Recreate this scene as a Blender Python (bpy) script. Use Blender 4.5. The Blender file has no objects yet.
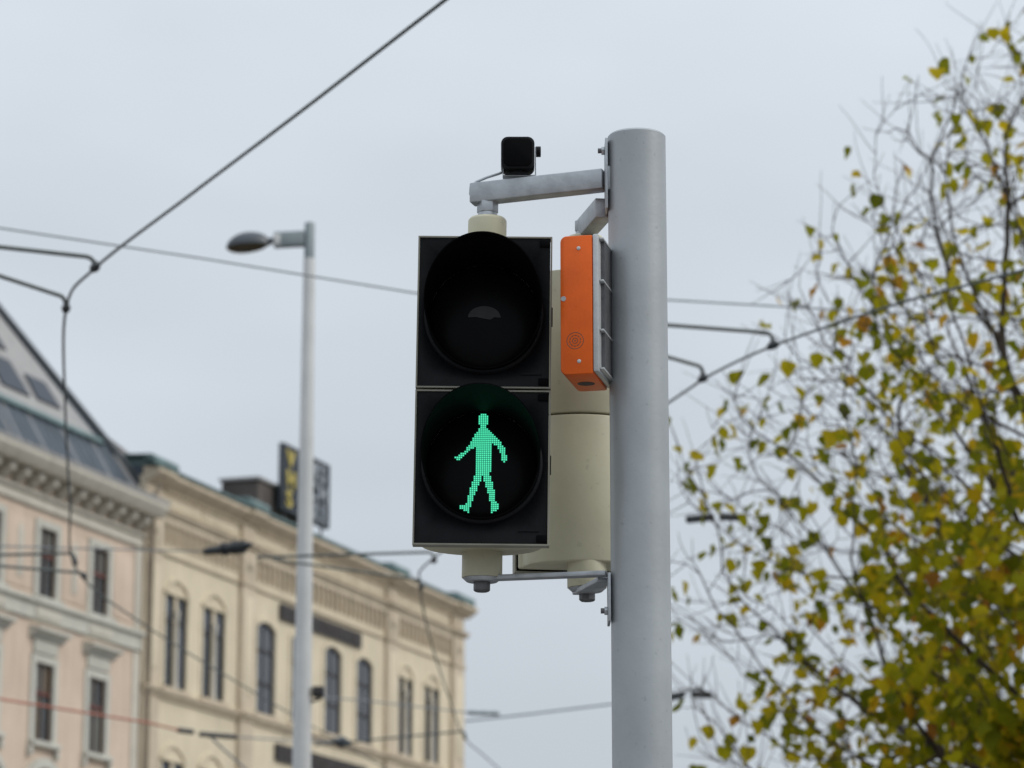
import bpy, bmesh, math, random
import numpy as np
from mathutils import Vector, Matrix

# ------------------------------------------------------------------ camera
F_PX, H_PX, CAM_Z = 3100.0, 700.0, 1.6
PITCH = math.atan(H_PX / F_PX)
sc = bpy.context.scene
COL = sc.collection
cam_d = bpy.data.cameras.new('camera')
cam = bpy.data.objects.new('camera', cam_d)
COL.objects.link(cam)
cam.location = (0, 0, CAM_Z)
cam.rotation_euler = (math.pi / 2 + PITCH, 0, 0)
cam_d.sensor_fit = 'HORIZONTAL'
cam_d.sensor_width = 36.0
cam_d.lens = 36.0 * F_PX / 1024.0
cam_d.clip_end = 3000
cam_d.dof.use_dof = True
cam_d.dof.focus_distance = 5.98
cam_d.dof.aperture_fstop = 7.2
sc.camera = cam

# ------------------------------------------------------------------ sky
SUN_EL, SUN_AZ = math.radians(42), math.radians(102)     # azimuth clockwise from +Y (view direction)
w = bpy.data.worlds.new('World')
sc.world = w
w.use_nodes = True
nt = w.node_tree
nt.nodes.clear()
N_ = nt.nodes.new
out = N_('ShaderNodeOutputWorld')
bg = N_('ShaderNodeBackground')
bg.inputs['Strength'].default_value = 0.1
sky = N_('ShaderNodeTexSky')
sky.sky_type = 'NISHITA'
sky.sun_disc = False
sky.sun_elevation = SUN_EL
sky.sun_rotation = SUN_AZ
tc = N_('ShaderNodeTexCoord')
sep = N_('ShaderNodeSeparateXYZ')
nt.links.new(tc.outputs['Generated'], sep.inputs[0])
# an overcast layer, a little brighter overhead, with faint soft cloud variation
grad = N_('ShaderNodeMapRange')
grad.inputs['From Min'].default_value = 0.0
grad.inputs['From Max'].default_value = 1.0
grad.inputs['To Min'].default_value = 0.905
grad.inputs['To Max'].default_value = 1.55
nt.links.new(sep.outputs['Z'], grad.inputs['Value'])
noi = N_('ShaderNodeTexNoise')
noi.inputs['Scale'].default_value = 5.5
noi.inputs['Detail'].default_value = 3.0
noi.inputs['Roughness'].default_value = 0.45
mp = N_('ShaderNodeMapping')
mp.inputs['Scale'].default_value = (1.0, 1.0, 2.6)
nt.links.new(tc.outputs['Generated'], mp.inputs[0])
nt.links.new(mp.outputs[0], noi.inputs['Vector'])
nr = N_('ShaderNodeMapRange')
nr.inputs['To Min'].default_value = 0.84
nr.inputs['To Max'].default_value = 1.16
nt.links.new(noi.outputs[0], nr.inputs['Value'])
zp = N_('ShaderNodeMath'); zp.operation = 'POWER'; zp.inputs[1].default_value = 2.5; zp.use_clamp = True
nt.links.new(sep.outputs['Z'], zp.inputs[0])
za = N_('ShaderNodeMath'); za.operation = 'ADD'
nt.links.new(grad.outputs[0], za.inputs[0]); nt.links.new(zp.outputs[0], za.inputs[1])
mul = N_('ShaderNodeMath'); mul.operation = 'MULTIPLY'
nt.links.new(za.outputs[0], mul.inputs[0]); nt.links.new(nr.outputs[0], mul.inputs[1])
oc = N_('ShaderNodeVectorMath'); oc.operation = 'SCALE'
oc.inputs[0].default_value = (6.05, 6.56, 7.12)
nt.links.new(mul.outputs[0], oc.inputs['Scale'])
mx = N_('ShaderNodeMix'); mx.data_type = 'RGBA'
mx.inputs['Factor'].default_value = 0.93
nt.links.new(sky.outputs[0], mx.inputs['A']); nt.links.new(oc.outputs[0], mx.inputs['B'])
nt.links.new(mx.outputs['Result'], bg.inputs['Color'])
nt.links.new(bg.outputs[0], out.inputs['Surface'])

# ------------------------------------------------------------------ sun behind the cloud: soft
sl = bpy.data.lights.new('sun', 'SUN')
sl.energy = 1.5
sl.angle = math.radians(25)
sl.color = (1.0, 0.95, 0.87)
so = bpy.data.objects.new('sun', sl)
COL.objects.link(so)
sdir = Vector((math.sin(SUN_AZ) * math.cos(SUN_EL), math.cos(SUN_AZ) * math.cos(SUN_EL), math.sin(SUN_EL)))
so.rotation_euler = sdir.to_track_quat('Z', 'Y').to_euler()
so.location = sdir * 60

sc.view_settings.view_transform = 'Standard'
sc.view_settings.look = 'None'
sc.view_settings.exposure = 0.0
sc.view_settings.gamma = 1.0
sc.view_settings.use_curve_mapping = False

# ------------------------------------------------------------------ picture point -> place
_c, _s = math.cos(PITCH), math.sin(PITCH)
def ray(x, y):
    u, v = (x - 512) / F_PX, (384 - y) / F_PX
    return Vector((u, _c - v * _s, _s + v * _c))
def atY(x, y, Y):
    r = ray(x, y)
    return Vector((0, 0, CAM_Z)) + r * (Y / r.y)
def atZ(x, y, Z):
    r = ray(x, y)
    return Vector((0, 0, CAM_Z)) + r * ((Z - CAM_Z) / r.z)

# ------------------------------------------------------------------ materials
MATS = {}
def mat(name, col, rough=0.6, metal=0.0, var=0.12, scale=6.0, bump=0.0, bscale=60.0, spec=0.5, col2=None, streak=0.0, coat=0.0, stretch=None, speck=0.0, sscale=70.0):
    m = bpy.data.materials.new(name)
    m.use_nodes = True
    t = m.node_tree
    b = t.nodes['Principled BSDF']
    b.inputs['Roughness'].default_value = rough
    b.inputs['Metallic'].default_value = metal
    b.inputs['Specular IOR Level'].default_value = spec
    b.inputs['Coat Weight'].default_value = coat
    tcn = t.nodes.new('ShaderNodeTexCoord')
    src = tcn.outputs['Object']
    if stretch:
        mpn = t.nodes.new('ShaderNodeMapping')
        mpn.inputs['Scale'].default_value = stretch
        t.links.new(src, mpn.inputs[0]); src = mpn.outputs[0]
    n1 = t.nodes.new('ShaderNodeTexNoise')
    n1.inputs['Scale'].default_value = scale
    n1.inputs['Detail'].default_value = 6
    n1.inputs['Roughness'].default_value = 0.6
    t.links.new(src, n1.inputs['Vector'])
    r = t.nodes.new('ShaderNodeMapRange')
    r.inputs['From Min'].default_value = 0.3
    r.inputs['From Max'].default_value = 0.7
    t.links.new(n1.outputs[0], r.inputs['Value'])
    mxn = t.nodes.new('ShaderNodeMix'); mxn.data_type = 'RGBA'
    c2 = col2 or tuple(c * (1 - var) for c in col)
    mxn.inputs['A'].default_value = (*c2, 1)
    mxn.inputs['B'].default_value = (*[min(1, c * (1 + var * .5)) for c in col], 1)
    t.links.new(r.outputs[0], mxn.inputs['Factor'])
    cout = mxn.outputs['Result']
    if streak > 0:                       # rain-washed dirt streaks running down
        mp2 = t.nodes.new('ShaderNodeMapping')
        mp2.inputs['Scale'].default_value = (2.2, 2.2, 0.22)
        t.links.new(tcn.outputs['Object'], mp2.inputs[0])
        n2 = t.nodes.new('ShaderNodeTexNoise')
        n2.inputs['Scale'].default_value = 1.6
        n2.inputs['Detail'].default_value = 5
        t.links.new(mp2.outputs[0], n2.inputs['Vector'])
        r2 = t.nodes.new('ShaderNodeMapRange')
        r2.inputs['From Min'].default_value = 0.5
        r2.inputs['From Max'].default_value = 0.75
        r2.inputs['To Max'].default_value = streak
        t.links.new(n2.outputs[0], r2.inputs['Value'])
        m2 = t.nodes.new('ShaderNodeMix'); m2.data_type = 'RGBA'
        m2.inputs['B'].default_value = (col[0] * .45, col[1] * .43, col[2] * .42, 1)
        t.links.new(r2.outputs[0], m2.inputs['Factor'])
        t.links.new(cout, m2.inputs['A'])
        cout = m2.outputs['Result']
    if speck > 0:                        # small chips, pits and specks of dirt
        n4 = t.nodes.new('ShaderNodeTexNoise')
        n4.inputs['Scale'].default_value = sscale
        n4.inputs['Detail'].default_value = 2
        t.links.new(tcn.outputs['Object'], n4.inputs['Vector'])
        r4 = t.nodes.new('ShaderNodeMapRange')
        r4.inputs['From Min'].default_value = 0.68
        r4.inputs['From Max'].default_value = 0.74
        r4.inputs['To Max'].default_value = speck
        t.links.new(n4.outputs[0], r4.inputs['Value'])
        m4 = t.nodes.new('ShaderNodeMix'); m4.data_type = 'RGBA'
        m4.inputs['B'].default_value = (col[0] * .35, col[1] * .34, col[2] * .33, 1)
        t.links.new(r4.outputs[0], m4.inputs['Factor'])
        t.links.new(cout, m4.inputs['A'])
        cout = m4.outputs['Result']
    t.links.new(cout, b.inputs['Base Color'])
    if bump > 0:
        n3 = t.nodes.new('ShaderNodeTexNoise')
        n3.inputs['Scale'].default_value = bscale
        n3.inputs['Detail'].default_value = 4
        t.links.new(tcn.outputs['Object'], n3.inputs['Vector'])
        bp = t.nodes.new('ShaderNodeBump')
        bp.inputs['Strength'].default_value = bump
        bp.inputs['Distance'].default_value = 0.002 if bscale > 30 else 0.02
        t.links.new(n3.outputs[0], bp.inputs['Height'])
        t.links.new(bp.outputs[0], b.inputs['Normal'])
    MATS[name] = m
    return m

mat('pole_paint', (0.365, 0.387, 0.40), 0.45, 0.3, 0.14, 5, 0.16, 120, streak=0.5, speck=0.20, sscale=95)
mat('galvanised', (0.40, 0.42, 0.44), 0.45, 0.55, 0.22, 30, 0.25, 120)
mat('dark_steel', (0.12, 0.12, 0.125), 0.5, 0.6, 0.3, 40)
mat('cream_plastic', (0.50, 0.475, 0.345), 0.5, 0, 0.14, 6, 0.1, 80, streak=0.5, speck=0.18, sscale=60)
mat('rim_grey', (0.25, 0.24, 0.195), 0.55, 0, 0.2, 15, streak=0.4)
mat('black_plastic', (0.0055, 0.006, 0.0075), 0.55, 0, 0.35, 25, 0.2, 140, spec=0.16)
mat('black_matt', (0.0025, 0.0025, 0.003), 0.6, 0, 0.3, 25, spec=0.05)
mat('lens_dark', (0.005, 0.005, 0.0055), 0.30, 0, 0.2, 20, spec=0.06)
mat('reflection_grey', (0.026, 0.027, 0.029), 0.6, 0, 0.3, 60)  # grey of the painted reflection on the upper lens
mat('visor_black', (0.003, 0.003, 0.0035), 0.6, 0, 0.3, 25, spec=0.03)
mat('orange_plastic', (0.74, 0.118, 0.009), 0.45, 0, 0.14, 14, 0.15, 150, streak=0.3, spec=0.28, speck=0.2, sscale=130)
mat('aluminium', (0.48, 0.49, 0.49), 0.48, 0.5, 0.15, 30, 0.2, 120)
mat('lamp_white', (0.62, 0.62, 0.61), 0.45, 0.2, 0.1, 3, streak=0.25)
mat('lamp_grey', (0.25, 0.29, 0.30), 0.5, 0.2, 0.12, 6)
mat('lamp_hood', (0.055, 0.065, 0.075), 0.4, 0.2, 0.15, 8)
mat('lamp_glass', (0.10, 0.075, 0.04), 0.12, 0, 0.2, 8)
mat('stucco_cream', (0.68, 0.595, 0.445), 0.9, 0, 0.12, 0.7, 0.5, 14, spec=0.2, streak=0.42)
mat('stucco_trim', (0.56, 0.475, 0.36), 0.9, 0, 0.13, 1.6, 0.4, 14, spec=0.2, streak=0.40)
mat('stucco_pink', (0.64, 0.515, 0.41), 0.9, 0, 0.12, 0.7, 0.5, 14, spec=0.2, streak=0.36)
mat('plaster_white', (0.57, 0.535, 0.46), 0.85, 0, 0.10, 1.5, 0.3, 14, spec=0.2, streak=0.28)
mat('plaster_frame', (0.54, 0.53, 0.47), 0.85, 0, 0.10, 1.5, 0.3, 14, spec=0.2, streak=0.2)
mat('stone_mullion', (0.62, 0.58, 0.50), 0.85, 0, 0.1, 2, spec=0.2)
mat('slate_blue', (0.075, 0.095, 0.12), 0.55, 0.2, 0.3, 1.2, streak=0.3)
mat('zinc_grey', (0.33, 0.32, 0.31), 0.6, 0.15, 0.10, 0.9, streak=0.3)
mat('zinc_dark', (0.30, 0.25, 0.19), 0.6, 0.2, 0.2, 2)
mat('copper_green', (0.14, 0.21, 0.21), 0.65, 0.1, 0.3, 1.5, streak=0.4)
mat('dark_brick', (0.10, 0.085, 0.075), 0.9, 0, 0.35, 1.2, streak=0.4)
mat('glass', (0.050, 0.053, 0.055), 0.06, 0, 0.3, 0.9, spec=0.6)
mat('glass_blue', (0.085, 0.092, 0.105), 0.2, 0, 0.2, 0.7, spec=0.7)
mat('glass_tan', (0.13, 0.095, 0.06), 0.1, 0, 0.35, 2.2, spec=0.6)
mat('glass_grey', (0.13, 0.125, 0.11), 0.1, 0, 0.35, 2.2, spec=0.6)
mat('curtain', (0.25, 0.21, 0.15), 0.9, 0, 0.3, 3, stretch=(8, 8, 0.6))
mat('frame_wood', (0.085, 0.06, 0.045), 0.6, 0, 0.2, 4)
mat('frame_red', (0.13, 0.035, 0.025), 0.6, 0, 0.2, 4)
mat('frame_grey', (0.10, 0.10, 0.11), 0.6, 0, 0.2, 4)
mat('frame_dark', (0.03, 0.03, 0.033), 0.6, 0, 0.2, 4)
mat('sign_dark', (0.030, 0.026, 0.026), 0.6, 0, 0.3, 4)
mat('sign_letter_dark', (0.065, 0.05, 0.045), 0.6, 0, 0.3, 4)
mat('sign_navy', (0.018, 0.026, 0.042), 0.5, 0, 0.2, 2)
mat('letter_yellow', (0.55, 0.44, 0.10), 0.5, 0, 0.1, 3)
mat('letter_white', (0.36, 0.39, 0.42), 0.5, 0, 0.1, 3)
mat('wire', (0.035, 0.040, 0.040), 0.55, 0.4, 0.3, 8)
mat('wire_green', (0.11, 0.125, 0.118), 0.6, 0.2, 0.08, 2)
mat('wire_red', (0.42, 0.13, 0.08), 0.6, 0, 0.15, 3)
mat('wire_pale', (0.24, 0.26, 0.28), 0.6, 0.2, 0.2, 4)
mat('insulator', (0.03, 0.033, 0.035), 0.5, 0, 0.3, 10)
mat('bark', (0.075, 0.06, 0.05), 0.95, 0, 0.35, 12, 0.8, 24, spec=0.15)
mat('asphalt', (0.05, 0.05, 0.052), 0.9, 0, 0.3, 3, 0.5, 90)
mat('paving', (0.24, 0.23, 0.22), 0.9, 0, 0.2, 2, 0.4, 60)
mat('kerb_stone', (0.28, 0.275, 0.265), 0.85, 0, 0.2, 4, 0.4, 60)
mat('earth', (0.16, 0.15, 0.13), 0.95, 0, 0.3, 0.5)
mat('zebra_paint', (0.72, 0.72, 0.70), 0.8, 0, 0.15, 8)
mat('steel_rail', (0.25, 0.24, 0.23), 0.3, 0.9, 0.2, 5)
# lit LED figure
m = bpy.data.materials.new('led_green'); m.use_nodes = True
b = m.node_tree.nodes['Principled BSDF']
b.inputs['Base Color'].default_value = (0.02, 0.12, 0.07, 1)
b.inputs['Emission Color'].default_value = (0.095, 0.98, 0.53, 1)
b.inputs['Emission Strength'].default_value = 1.0
MATS['led_green'] = m
m = bpy.data.materials.new('led_glow'); m.use_nodes = True
b = m.node_tree.nodes['Principled BSDF']
b.inputs['Base Color'].default_value = (0.0, 0.03, 0.02, 1)
b.inputs['Emission Color'].default_value = (0.006, 0.20, 0.115, 1)
b.inputs['Emission Strength'].default_value = 1.0
MATS['led_glow'] = m
# leaves: each leaf its own autumn tint, light shines through
m = bpy.data.materials.new('leaf'); m.use_nodes = True
t = m.node_tree; t.nodes.clear()
o_ = t.nodes.new('ShaderNodeOutputMaterial')
gi = t.nodes.new('ShaderNodeNewGeometry'); oi = t.nodes.new('ShaderNodeObjectInfo')
ad = t.nodes.new('ShaderNodeMath'); ad.operation = 'ADD'
t.links.new(gi.outputs['Random Per Island'], ad.inputs[0]); t.links.new(oi.outputs['Random'], ad.inputs[1])
fr = t.nodes.new('ShaderNodeMath'); fr.operation = 'FRACT'; t.links.new(ad.outputs[0], fr.inputs[0])
rp = t.nodes.new('ShaderNodeValToRGB')
els = rp.color_ramp.elements
els[0].position = 0.0; els[0].color = (0.13, 0.15, 0.010, 1)
els[1].position = 1.0; els[1].color = (0.34, 0.15, 0.03, 1)
for pos, c in ((0.3, (0.25, 0.25, 0.010, 1)), (0.6, (0.40, 0.35, 0.012, 1)), (0.88, (0.56, 0.42, 0.015, 1)), (0.96, (0.52, 0.28, 0.015, 1))):
    e = els.new(pos); e.color = c
t.links.new(fr.outputs[0], rp.inputs[0])
tcn = t.nodes.new('ShaderNodeTexCoord')
nn = t.nodes.new('ShaderNodeTexNoise'); nn.inputs['Scale'].default_value = 18; t.links.new(tcn.outputs['Object'], nn.inputs['Vector'])
hs = t.nodes.new('ShaderNodeHueSaturation')
mr = t.nodes.new('ShaderNodeMapRange'); mr.inputs['To Min'].default_value = 0.80; mr.inputs['To Max'].default_value = 1.32
t.links.new(nn.outputs[0], mr.inputs['Value']); t.links.new(mr.outputs[0], hs.inputs['Value']); t.links.new(rp.outputs[0], hs.inputs['Color'])
pb = t.nodes.new('ShaderNodeBsdfPrincipled'); pb.inputs['Roughness'].default_value = 0.55; pb.inputs['Specular IOR Level'].default_value = 0.08
tl = t.nodes.new('ShaderNodeBsdfTranslucent')
t.links.new(hs.outputs[0], pb.inputs['Base Color']); t.links.new(hs.outputs[0], tl.inputs['Color'])
ms = t.nodes.new('ShaderNodeMixShader'); ms.inputs[0].default_value = 0.55
t.links.new(pb.outputs[0], ms.inputs[1]); t.links.new(tl.outputs[0], ms.inputs[2]); t.links.new(ms.outputs[0], o_.inputs[0])
MATS['leaf'] = m

# ------------------------------------------------------------------ mesh helpers
class MB:
    def __init__(self):
        self.v, self.f = [], []
    def add(self, vs, fs):
        n = len(self.v)
        self.v += [tuple(p) for p in vs]
        self.f += [tuple(i + n for i in q) for q in fs]
        return self
    def box(self, x0, x1, y0, y1, z0, z1):
        vs = [(x, y, z) for z in (z0, z1) for y in (y0, y1) for x in (x0, x1)]
        return self.add(vs, [(0, 2, 3, 1), (4, 5, 7, 6), (0, 1, 5, 4), (2, 6, 7, 3), (0, 4, 6, 2), (1, 3, 7, 5)])
    def prism(self, poly, axis, a, b):
        """poly: 2D points; axis 'x': (y,z) swept in x, 'y': (x,z) swept in y, 'z': (x,y) swept in z"""
        def P(p, k):
            return {'x': (k, p[0], p[1]), 'y': (p[0], k, p[1]), 'z': (p[0], p[1], k)}[axis]
        n = len(poly)
        vs = [P(p, a) for p in poly] + [P(p, b) for p in poly]
        fs = [tuple(range(n)), tuple(range(2 * n - 1, n - 1, -1))]
        fs += [(i, i + n, (i + 1) % n + n, (i + 1) % n) for i in range(n)]
        return self.add(vs, fs)
    def tube(self, pts, r, seg=8, caps=True):
        pts = [Vector(p) for p in pts]
        rs = r if isinstance(r, (list, tuple)) else [r] * len(pts)
        vs, fs = [], []
        prev = None
        for i, p in enumerate(pts):
            d = (pts[min(i + 1, len(pts) - 1)] - pts[max(i - 1, 0)]).normalized()
            if prev is None:
                a = d.orthogonal().normalized()
            else:
                a = (prev - d * prev.dot(d)).normalized()
            prev = a
            b_ = d.cross(a)
            for k in range(seg):
                an = 2 * math.pi * k / seg
                vs.append(p + (a * math.cos(an) + b_ * math.sin(an)) * rs[i])
        for i in range(len(pts) - 1):
            for k in range(seg):
                fs.append((i * seg + k, i * seg + (k + 1) % seg, (i + 1) * seg + (k + 1) % seg, (i + 1) * seg + k))
        if caps:
            fs.append(tuple(range(seg - 1, -1, -1)))
            fs.append(tuple(range((len(pts) - 1) * seg, len(pts) * seg)))
        return self.add(vs, fs)
    def lathe(self, prof, seg=32, axis='z', origin=(0, 0, 0)):
        """prof: (radius, height) pairs"""
        vs, fs = [], []
        ox, oy, oz = origin
        for (r, h) in prof:
            for k in range(seg):
                a = 2 * math.pi * k / seg
                x, y = r * math.cos(a), r * math.sin(a)
                vs.append({'z': (ox + x, oy + y, oz + h), 'y': (ox + x, oy + h, oz + y), 'x': (ox + h, oy + x, oz + y)}[axis])
        n = len(prof)
        for i in range(n - 1):
            for k in range(seg):
                fs.append((i * seg + k, i * seg + (k + 1) % seg, (i + 1) * seg + (k + 1) % seg, (i + 1) * seg + k))
        if prof[0][0] > 1e-6: fs.append(tuple(range(seg - 1, -1, -1)))
        if prof[-1][0] > 1e-6: fs.append(tuple(range((n - 1) * seg, n * seg)))
        return self.add(vs, fs)
    def build(self, name, m, parent=None, bevel=0.0, smooth=True, seg=2, fix=True):
        me = bpy.data.meshes.new(name)
        bm = bmesh.new()
        vs = [bm.verts.new(p) for p in self.v]
        for q in self.f:
            try: bm.faces.new([vs[i] for i in q])
            except ValueError: pass
        if fix:
            bmesh.ops.remove_doubles(bm, verts=bm.verts, dist=1e-5)
            bmesh.ops.recalc_face_normals(bm, faces=bm.faces)
        if bevel > 0:
            es = [e for e in bm.edges if len(e.link_faces) == 2 and e.calc_face_angle(0) > 0.6]
            bmesh.ops.bevel(bm, geom=es, offset=bevel, segments=seg, affect='EDGES', profile=0.5, clamp_overlap=True)
        if smooth:
            for e in bm.edges:
                e.smooth = len(e.link_faces) == 2 and e.calc_face_angle(0) < 0.65
            for f in bm.faces: f.smooth = True
        bm.to_mesh(me); bm.free()
        me.materials.append(MATS[m])
        o = bpy.data.objects.new(name, me)
        COL.objects.link(o)
        if parent: o.parent = parent
        return o

def tag(o, label, cat, group=None):
    o['label'] = label; o['category'] = cat
    if group: o['group'] = group
    return o
def thing(name, label, cat, loc=(0, 0, 0), rz=0.0, group=None):
    o = bpy.data.objects.new(name, None)
    o.empty_display_size = 0.1
    COL.objects.link(o)
    o.location = loc; o.rotation_euler = (0, 0, rz)
    return tag(o, label, cat, group)
def share(src, name, parent, loc=(0, 0, 0), rot=(0, 0, 0), scale=(1, 1, 1)):
    c = bpy.data.objects.new(name, src.data)
    COL.objects.link(c)
    c.parent = parent; c.location = loc; c.rotation_euler = rot; c.scale = scale
    return c

# ------------------------------------------------------------------ ground
g = MB().box(-600, 600, -600, 1500, -0.5, -0.16).build('ground', 'earth', smooth=False); g['kind'] = 'structure'
r_ = MB().box(-60, 60, 7.2, 78, -0.159, -0.12).build('road', 'asphalt', smooth=False); r_['kind'] = 'structure'
pv = MB().box(-60, 60, -12, 7.0, -0.159, 0.0).build('pavement', 'paving', smooth=False); pv['kind'] = 'structure'
pv2 = MB().prism([(-60, 78.3), (60, 78.3), (60, 150), (-60, 150)], 'z', -0.159, 0.0).build('pavement_far', 'paving', smooth=False); pv2['kind'] = 'structure'
kb = MB().box(-60, 60, 7.003, 7.197, -0.159, 0.004).build('kerb', 'kerb_stone', smooth=False); kb['kind'] = 'structure'
kb2 = MB().box(-60, 60, 78.003, 78.297, -0.159, 0.004).build('kerb_far', 'kerb_stone', smooth=False); kb2['kind'] = 'structure'
tb = MB().lathe([(1.5, -0.119), (1.5, -0.05), (1.4, -0.02)], 32, 'z', (4.6, 20.6, 0)).build('tree_bed', 'kerb_stone', smooth=False); tb['kind'] = 'structure'
isl = MB().box(-3.2, -0.9, 25.2, 29.5, -0.119, 0.0).build('traffic_island', 'paving', bevel=0.03); isl['kind'] = 'structure'

# ------------------------------------------------------------------ signal pole with its brackets
PX, PY = 0.2475, 5.90
pole = thing('signal_pole', 'thick grey painted steel post carrying the walking signal', 'pole', (PX, PY, 0))
ztop = 3.438
MB().lathe([(0.0, 0.0), (0.0575, 0.0), (0.0575, ztop - 0.004), (0.054, ztop), (0.0, ztop + 0.004)], 64).build('shaft', 'pole_paint', pole)
MB().lathe([(0.0, 0.002), (0.12, 0.002), (0.12, 0.02), (0.0605, 0.03), (0.0, 0.03)], 40).build('base_flange', 'galvanised', pole)

HX, HY = -0.0555, 5.975            # axis of the near head
H2X, H2Y = 0.152, 6.135            # axis of the far head
def bar(a, b, wd, ht, ext=0.0):
    """straight bar of rectangular section from a to b (pole coordinates)"""
    a, b = Vector(a), Vector(b)
    d = (b - a).normalized(); b = b + d * ext
    sd = d.cross(Vector((0, 0, 1))).normalized() * wd / 2
    up = Vector((0, 0, ht / 2))
    vs = [a - sd - up, a + sd - up, a - sd + up, a + sd + up, b - sd - up, b + sd - up, b - sd + up, b + sd + up]
    return MB().add(vs, [(0, 2, 3, 1), (4, 5, 7, 6), (0, 1, 5, 4), (2, 6, 7, 3), (0, 4, 6, 2), (1, 3, 7, 5)])
def L(x, y, z): return (x - PX, y - PY, z)
# plates saddled to the left side of the pole
for (z0, z1, nm) in ((3.281, 3.425, 'up'), (2.462, 2.556, 'low')):
    MB().prism([(-0.0635, -0.03), (-0.0585, -0.03), (-0.0585, 0.045), (-0.0635, 0.045)], 'z', z0, z1).build('bracket_plate', 'galvanised', pole, 0.001)
    zb = z1 - 0.022 if nm == 'up' else z0 + 0.022
    MB().lathe([(0.0, 0.0), (0.0085, 0.0), (0.0085, 0.007), (0.0, 0.007)], 6, 'x', (-0.0705, -0.012, zb)).build('bolt', 'galvanised', pole, 0.0006)
    MB().lathe([(0.0, 0.0), (0.0052, 0.0), (0.0052, 0.008), (0.0, 0.008)], 12, 'x', (-0.0775, -0.012, zb)).build('bolt', 'dark_steel', pole)
zA = 3.3465
a1 = bar(L(0.183, 5.902, zA), L(HX, HY, zA - 0.006), 0.036, 0.041, 0.026).build('upper_arm', 'galvanised', pole, 0.003)
bar(L(0.183, 5.925, zA - 0.050), L(H2X, H2Y, zA - 0.034), 0.036, 0.040, 0.022).build('upper_arm', 'galvanised', pole, 0.003)
zL = 2.5628
bar(L(0.183, 5.905, zL - 0.004), L(HX, HY, zL - 0.002), 0.030, 0.009, 0.02).build('lower_arm', 'galvanised', pole, 0.0015)
bar(L(0.183, 5.928, zL - 0.012), L(H2X - 0.01, H2Y, zL - 0.003), 0.036, 0.010, 0.02).build('lower_arm', 'galvanised', pole, 0.002)
# weld blob at the arm root
MB().box(-0.0645, -0.052, -0.022, 0.018, zA - 0.026, zA + 0.024).build('weld_collar', 'galvanised', pole, 0.004)

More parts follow.
